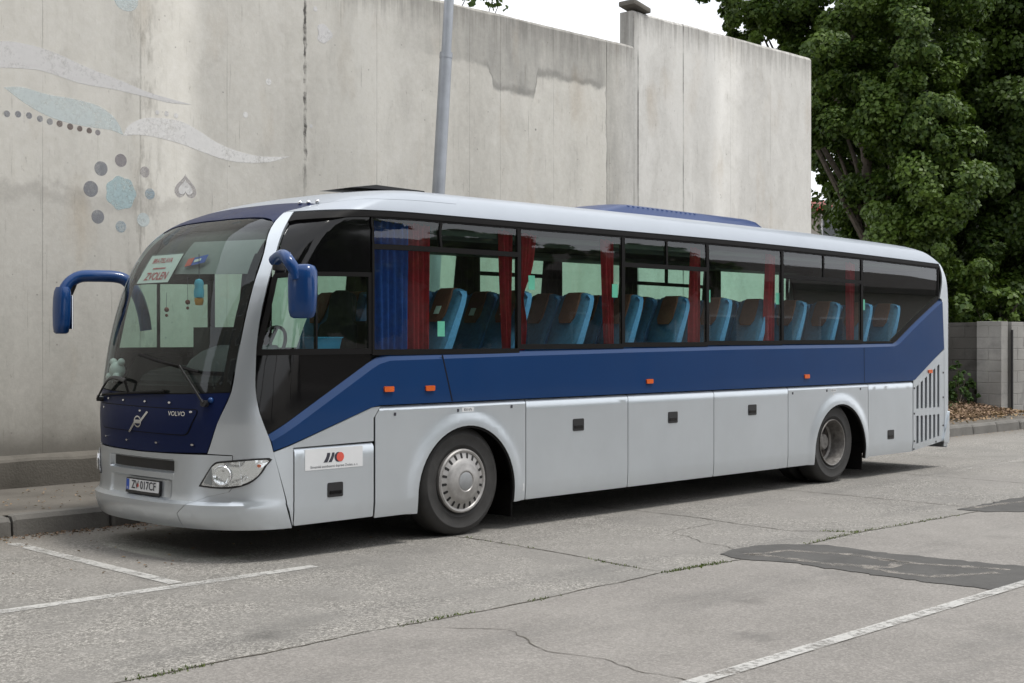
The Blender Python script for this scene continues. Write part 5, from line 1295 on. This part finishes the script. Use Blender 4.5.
# shrub whose twigs show over the left part of the wall top
l5=[((5.5,6.9,8.0),.9),((5.0,6.8,7.9),.8)]+[(tuple(px_on(u,v,6.4)),r_) for u,v,r_ in ((474,-4,.18),(484,-3,.20),(492,1,.15),(499,4,.12),(468,-6,.2),(480,-12,.25))]
tree('leafy branch tips showing just above the concrete wall top',(5.4,7.0,0),l5,.09,.09,71,900,M['leafdark'],None,'shrub','climbing_shrub',4)
# weed and dry twig on the soil bed
wb=Vector((at(962,400,30.2).x,at(962,400,30.2).y,.42)); wb=Vector((17.55,5.1,.45))
b0=px_on(959,406,4.75)
e=empty('weed_bush',b0,'small bright green bush growing in the leaf litter beside the bus tail','bush')
lob=[(tuple(px_on(u,v,4.75)),r_) for u,v,r_ in ((955,392,.30),(963,386,.30),(954,374,.24),(969,393,.22),(952,402,.28),(963,402,.24),(957,366,.14),(966,376,.18))]
cloud_obj('foliage',leaf_cloud(lob,.075,81,2600),M['needle'],e)
bm=bmesh.new()
for c_,r_ in lob: tube(bm,[b0,b0.lerp(Vector(c_),.5)+Vector((.02,0,.03)),Vector(c_)],[.012,.009,.004],6)
fin('stem',bm,M['bark'],e)
tw0=px_on(984,402,5.0)
bm=bmesh.new(); tube(bm,smooth_path([tw0,px_on(982,388,5.0),px_on(977,380,5.0),px_on(972,371,5.0)],4),[.014]*9+[.008]*4,6); tube(bm,[px_on(982,388,5),px_on(986,378,5.05)],.006,5)
o=fin('dry_twig',bm,M['footing'],None); own(o,tw0); tag(o,'bare pale twig sticking up out of the leaves','twig')
bm=bmesh.new()
for u,v,r_ in ((974,400,.10),(969,404,.08)):
    bmesh.ops.create_icosphere(bm,subdivisions=2,radius=r_,matrix=T(px_on(u,v,5.0)))
for v in bm.verts: v.co+=Vector([noise.noise(v.co*7+Vector((k*9,0,0)))*.035 for k in range(3)])
o=fin('broken_stone',bm,M['footing'],None); own(o,px_on(972,404,5.0)); tag(o,'broken grey stones lying in the dry leaves','stone')
# ------------------------------------------------------------ house far behind, seen between wall and tree
hb=at(842,337,75); hs=empty('house',(hb.x,hb.y,0),'pale distant house with red roof behind the wall end','house')
def hbox(name,du,dd,dz,sx,sy,sz,mat,par=hs,bev=0):
    bm=bmesh.new(); box(bm,-sx/2,sx/2,-sy/2,sy/2,0,sz,bev)
    bm.transform(T(hb-Vector((0,0,hb.z))+RT*du+FW*dd+Vector((0,0,dz)))@Matrix.Rotation(-(math.pi/2-TH),4,'Z')); return fin(name,bm,mat,par,smooth=False)
hbox('wall',0,0,0,9,7,8.62,M['render'])
bm=bmesh.new()
for sx_ in (1,):
    prism(bm,[(-4.9,-3.9,8.64),(-4.9,3.9,8.64),(-4.9,0,9.35)],(9.8,0,0))
bm.transform(T(hb-Vector((0,0,hb.z)))@Matrix.Rotation(-(math.pi/2-TH),4,'Z')); fin('roof',bm,M['rooftile'],hs,smooth=False)
for du in (-3.6,-1.4,1,3.2):
    for dz in (1.2,4.4,7.0): 
        f=hbox('window',du-.0,-3.53,dz,1.1,.10,1.4,M['whiteplate']); hbox('pane',du,-3.60,dz+.08,.92,.05,1.24,M['hwindow'],f)
hbox('awning',-2.9,-3.9,8.42,3.0,.8,.22,M['redrail'])
# ------------------------------------------------------------ building added ahead of the bus (outside the frame) to darken its reflections
ob=empty('added_building',(-26,-4,0),'brown unseen building added ahead of the bus to darken its front','building')
bm=bmesh.new(); box(bm,-34,-22,-32,4.5,0,18); fin('wall',bm,M['darkrender'],ob,smooth=False)
bm=bmesh.new(); box(bm,-34.4,-21.6,-32.4,4.9,18.002,18.5); fin('roof',bm,M['darkroof'],ob,smooth=False)
for k in range(11):
    for z in (1.2,4.6,8.0,11.4,14.8):
        y=-30.6+k*3.2; bm=bmesh.new(); box(bm,-22.02,-21.9,y,y+1.7,z,z+1.9); f=fin('window',bm,M['whiteplate'],ob,smooth=False)
        bm=bmesh.new(); box(bm,-21.9,-21.86,y+.1,y+1.6,z+.1,z+1.8); fin('pane',bm,M['hwindow'],f,smooth=False)
# ------------------------------------------------------------ across the road (behind the camera), mirrored in the panes
gb=empty('depot_building',(40,-31,0),'long low depot building with a dark roof across the road','building')
bm=bmesh.new(); box(bm,26,70,-38,-28,0,4.2); fin('wall',bm,M['render'],gb,smooth=False)
bm=bmesh.new(); prism(bm,[(25.4,-38.6,4.2),(25.4,-27.2,4.2),(25.4,-27.2,4.5),(25.4,-33,6.6),(25.4,-38.6,4.5)],(45,0,0)); fin('roof',bm,M['darkroof'],gb,smooth=False)
for k in range(9):
    x=28+k*4.7; bm=bmesh.new(); box(bm,x,x+2.2,-28.02,-27.9,1.0,2.9); f=fin('window',bm,M['whiteplate'],gb,smooth=False)
    bm=bmesh.new(); box(bm,x+.1,x+2.1,-27.9,-27.86,1.1,2.8); fin('pane',bm,M['hwindow'],f,smooth=False)
for i,(x,y,h,r_,lb) in enumerate(((12,-27,9,3.0,'broad dark tree across the road nearest the camera side'),(18.5,-29,10.5,3.4,'tallest dark tree across the road beside the depot'),(24,-25,7.5,2.4,'smaller tree across the road in front of the depot corner'),(33,-24.5,7.2,2.2,'round tree across the road before the depot windows'),(15,-23,8.2,2.6,'dense tree across the road beside the broad dark one'),(-16,-13,15,4.2,'very tall unseen tree added ahead of the bus to block sky'),(-18.5,-21,15,4.4,'very tall unseen tree added farthest from the wall to block sky'),(-11,-21,16,4.0,'very tall unseen tree added behind the camera to block sky'),(-3.5,-27,17,4.4,'tallest unseen tree added across from the bus nose to block sky'))):  # the last four, very tall and unseen, are added to block sky reflections
    rr=random.Random(i+90); lob=[((x+rr.uniform(-r_,r_)*.75,y+rr.uniform(-r_,r_)*.75,h-r_+rr.uniform(-r_*1.1,r_*.8)),r_*rr.uniform(.45,.62)) for _ in range(11 if h<12 else 22)]
    tree(lb,(x,y,0),lob,.25,.42,100+i,420,M['leafdark'],'trees across the road')
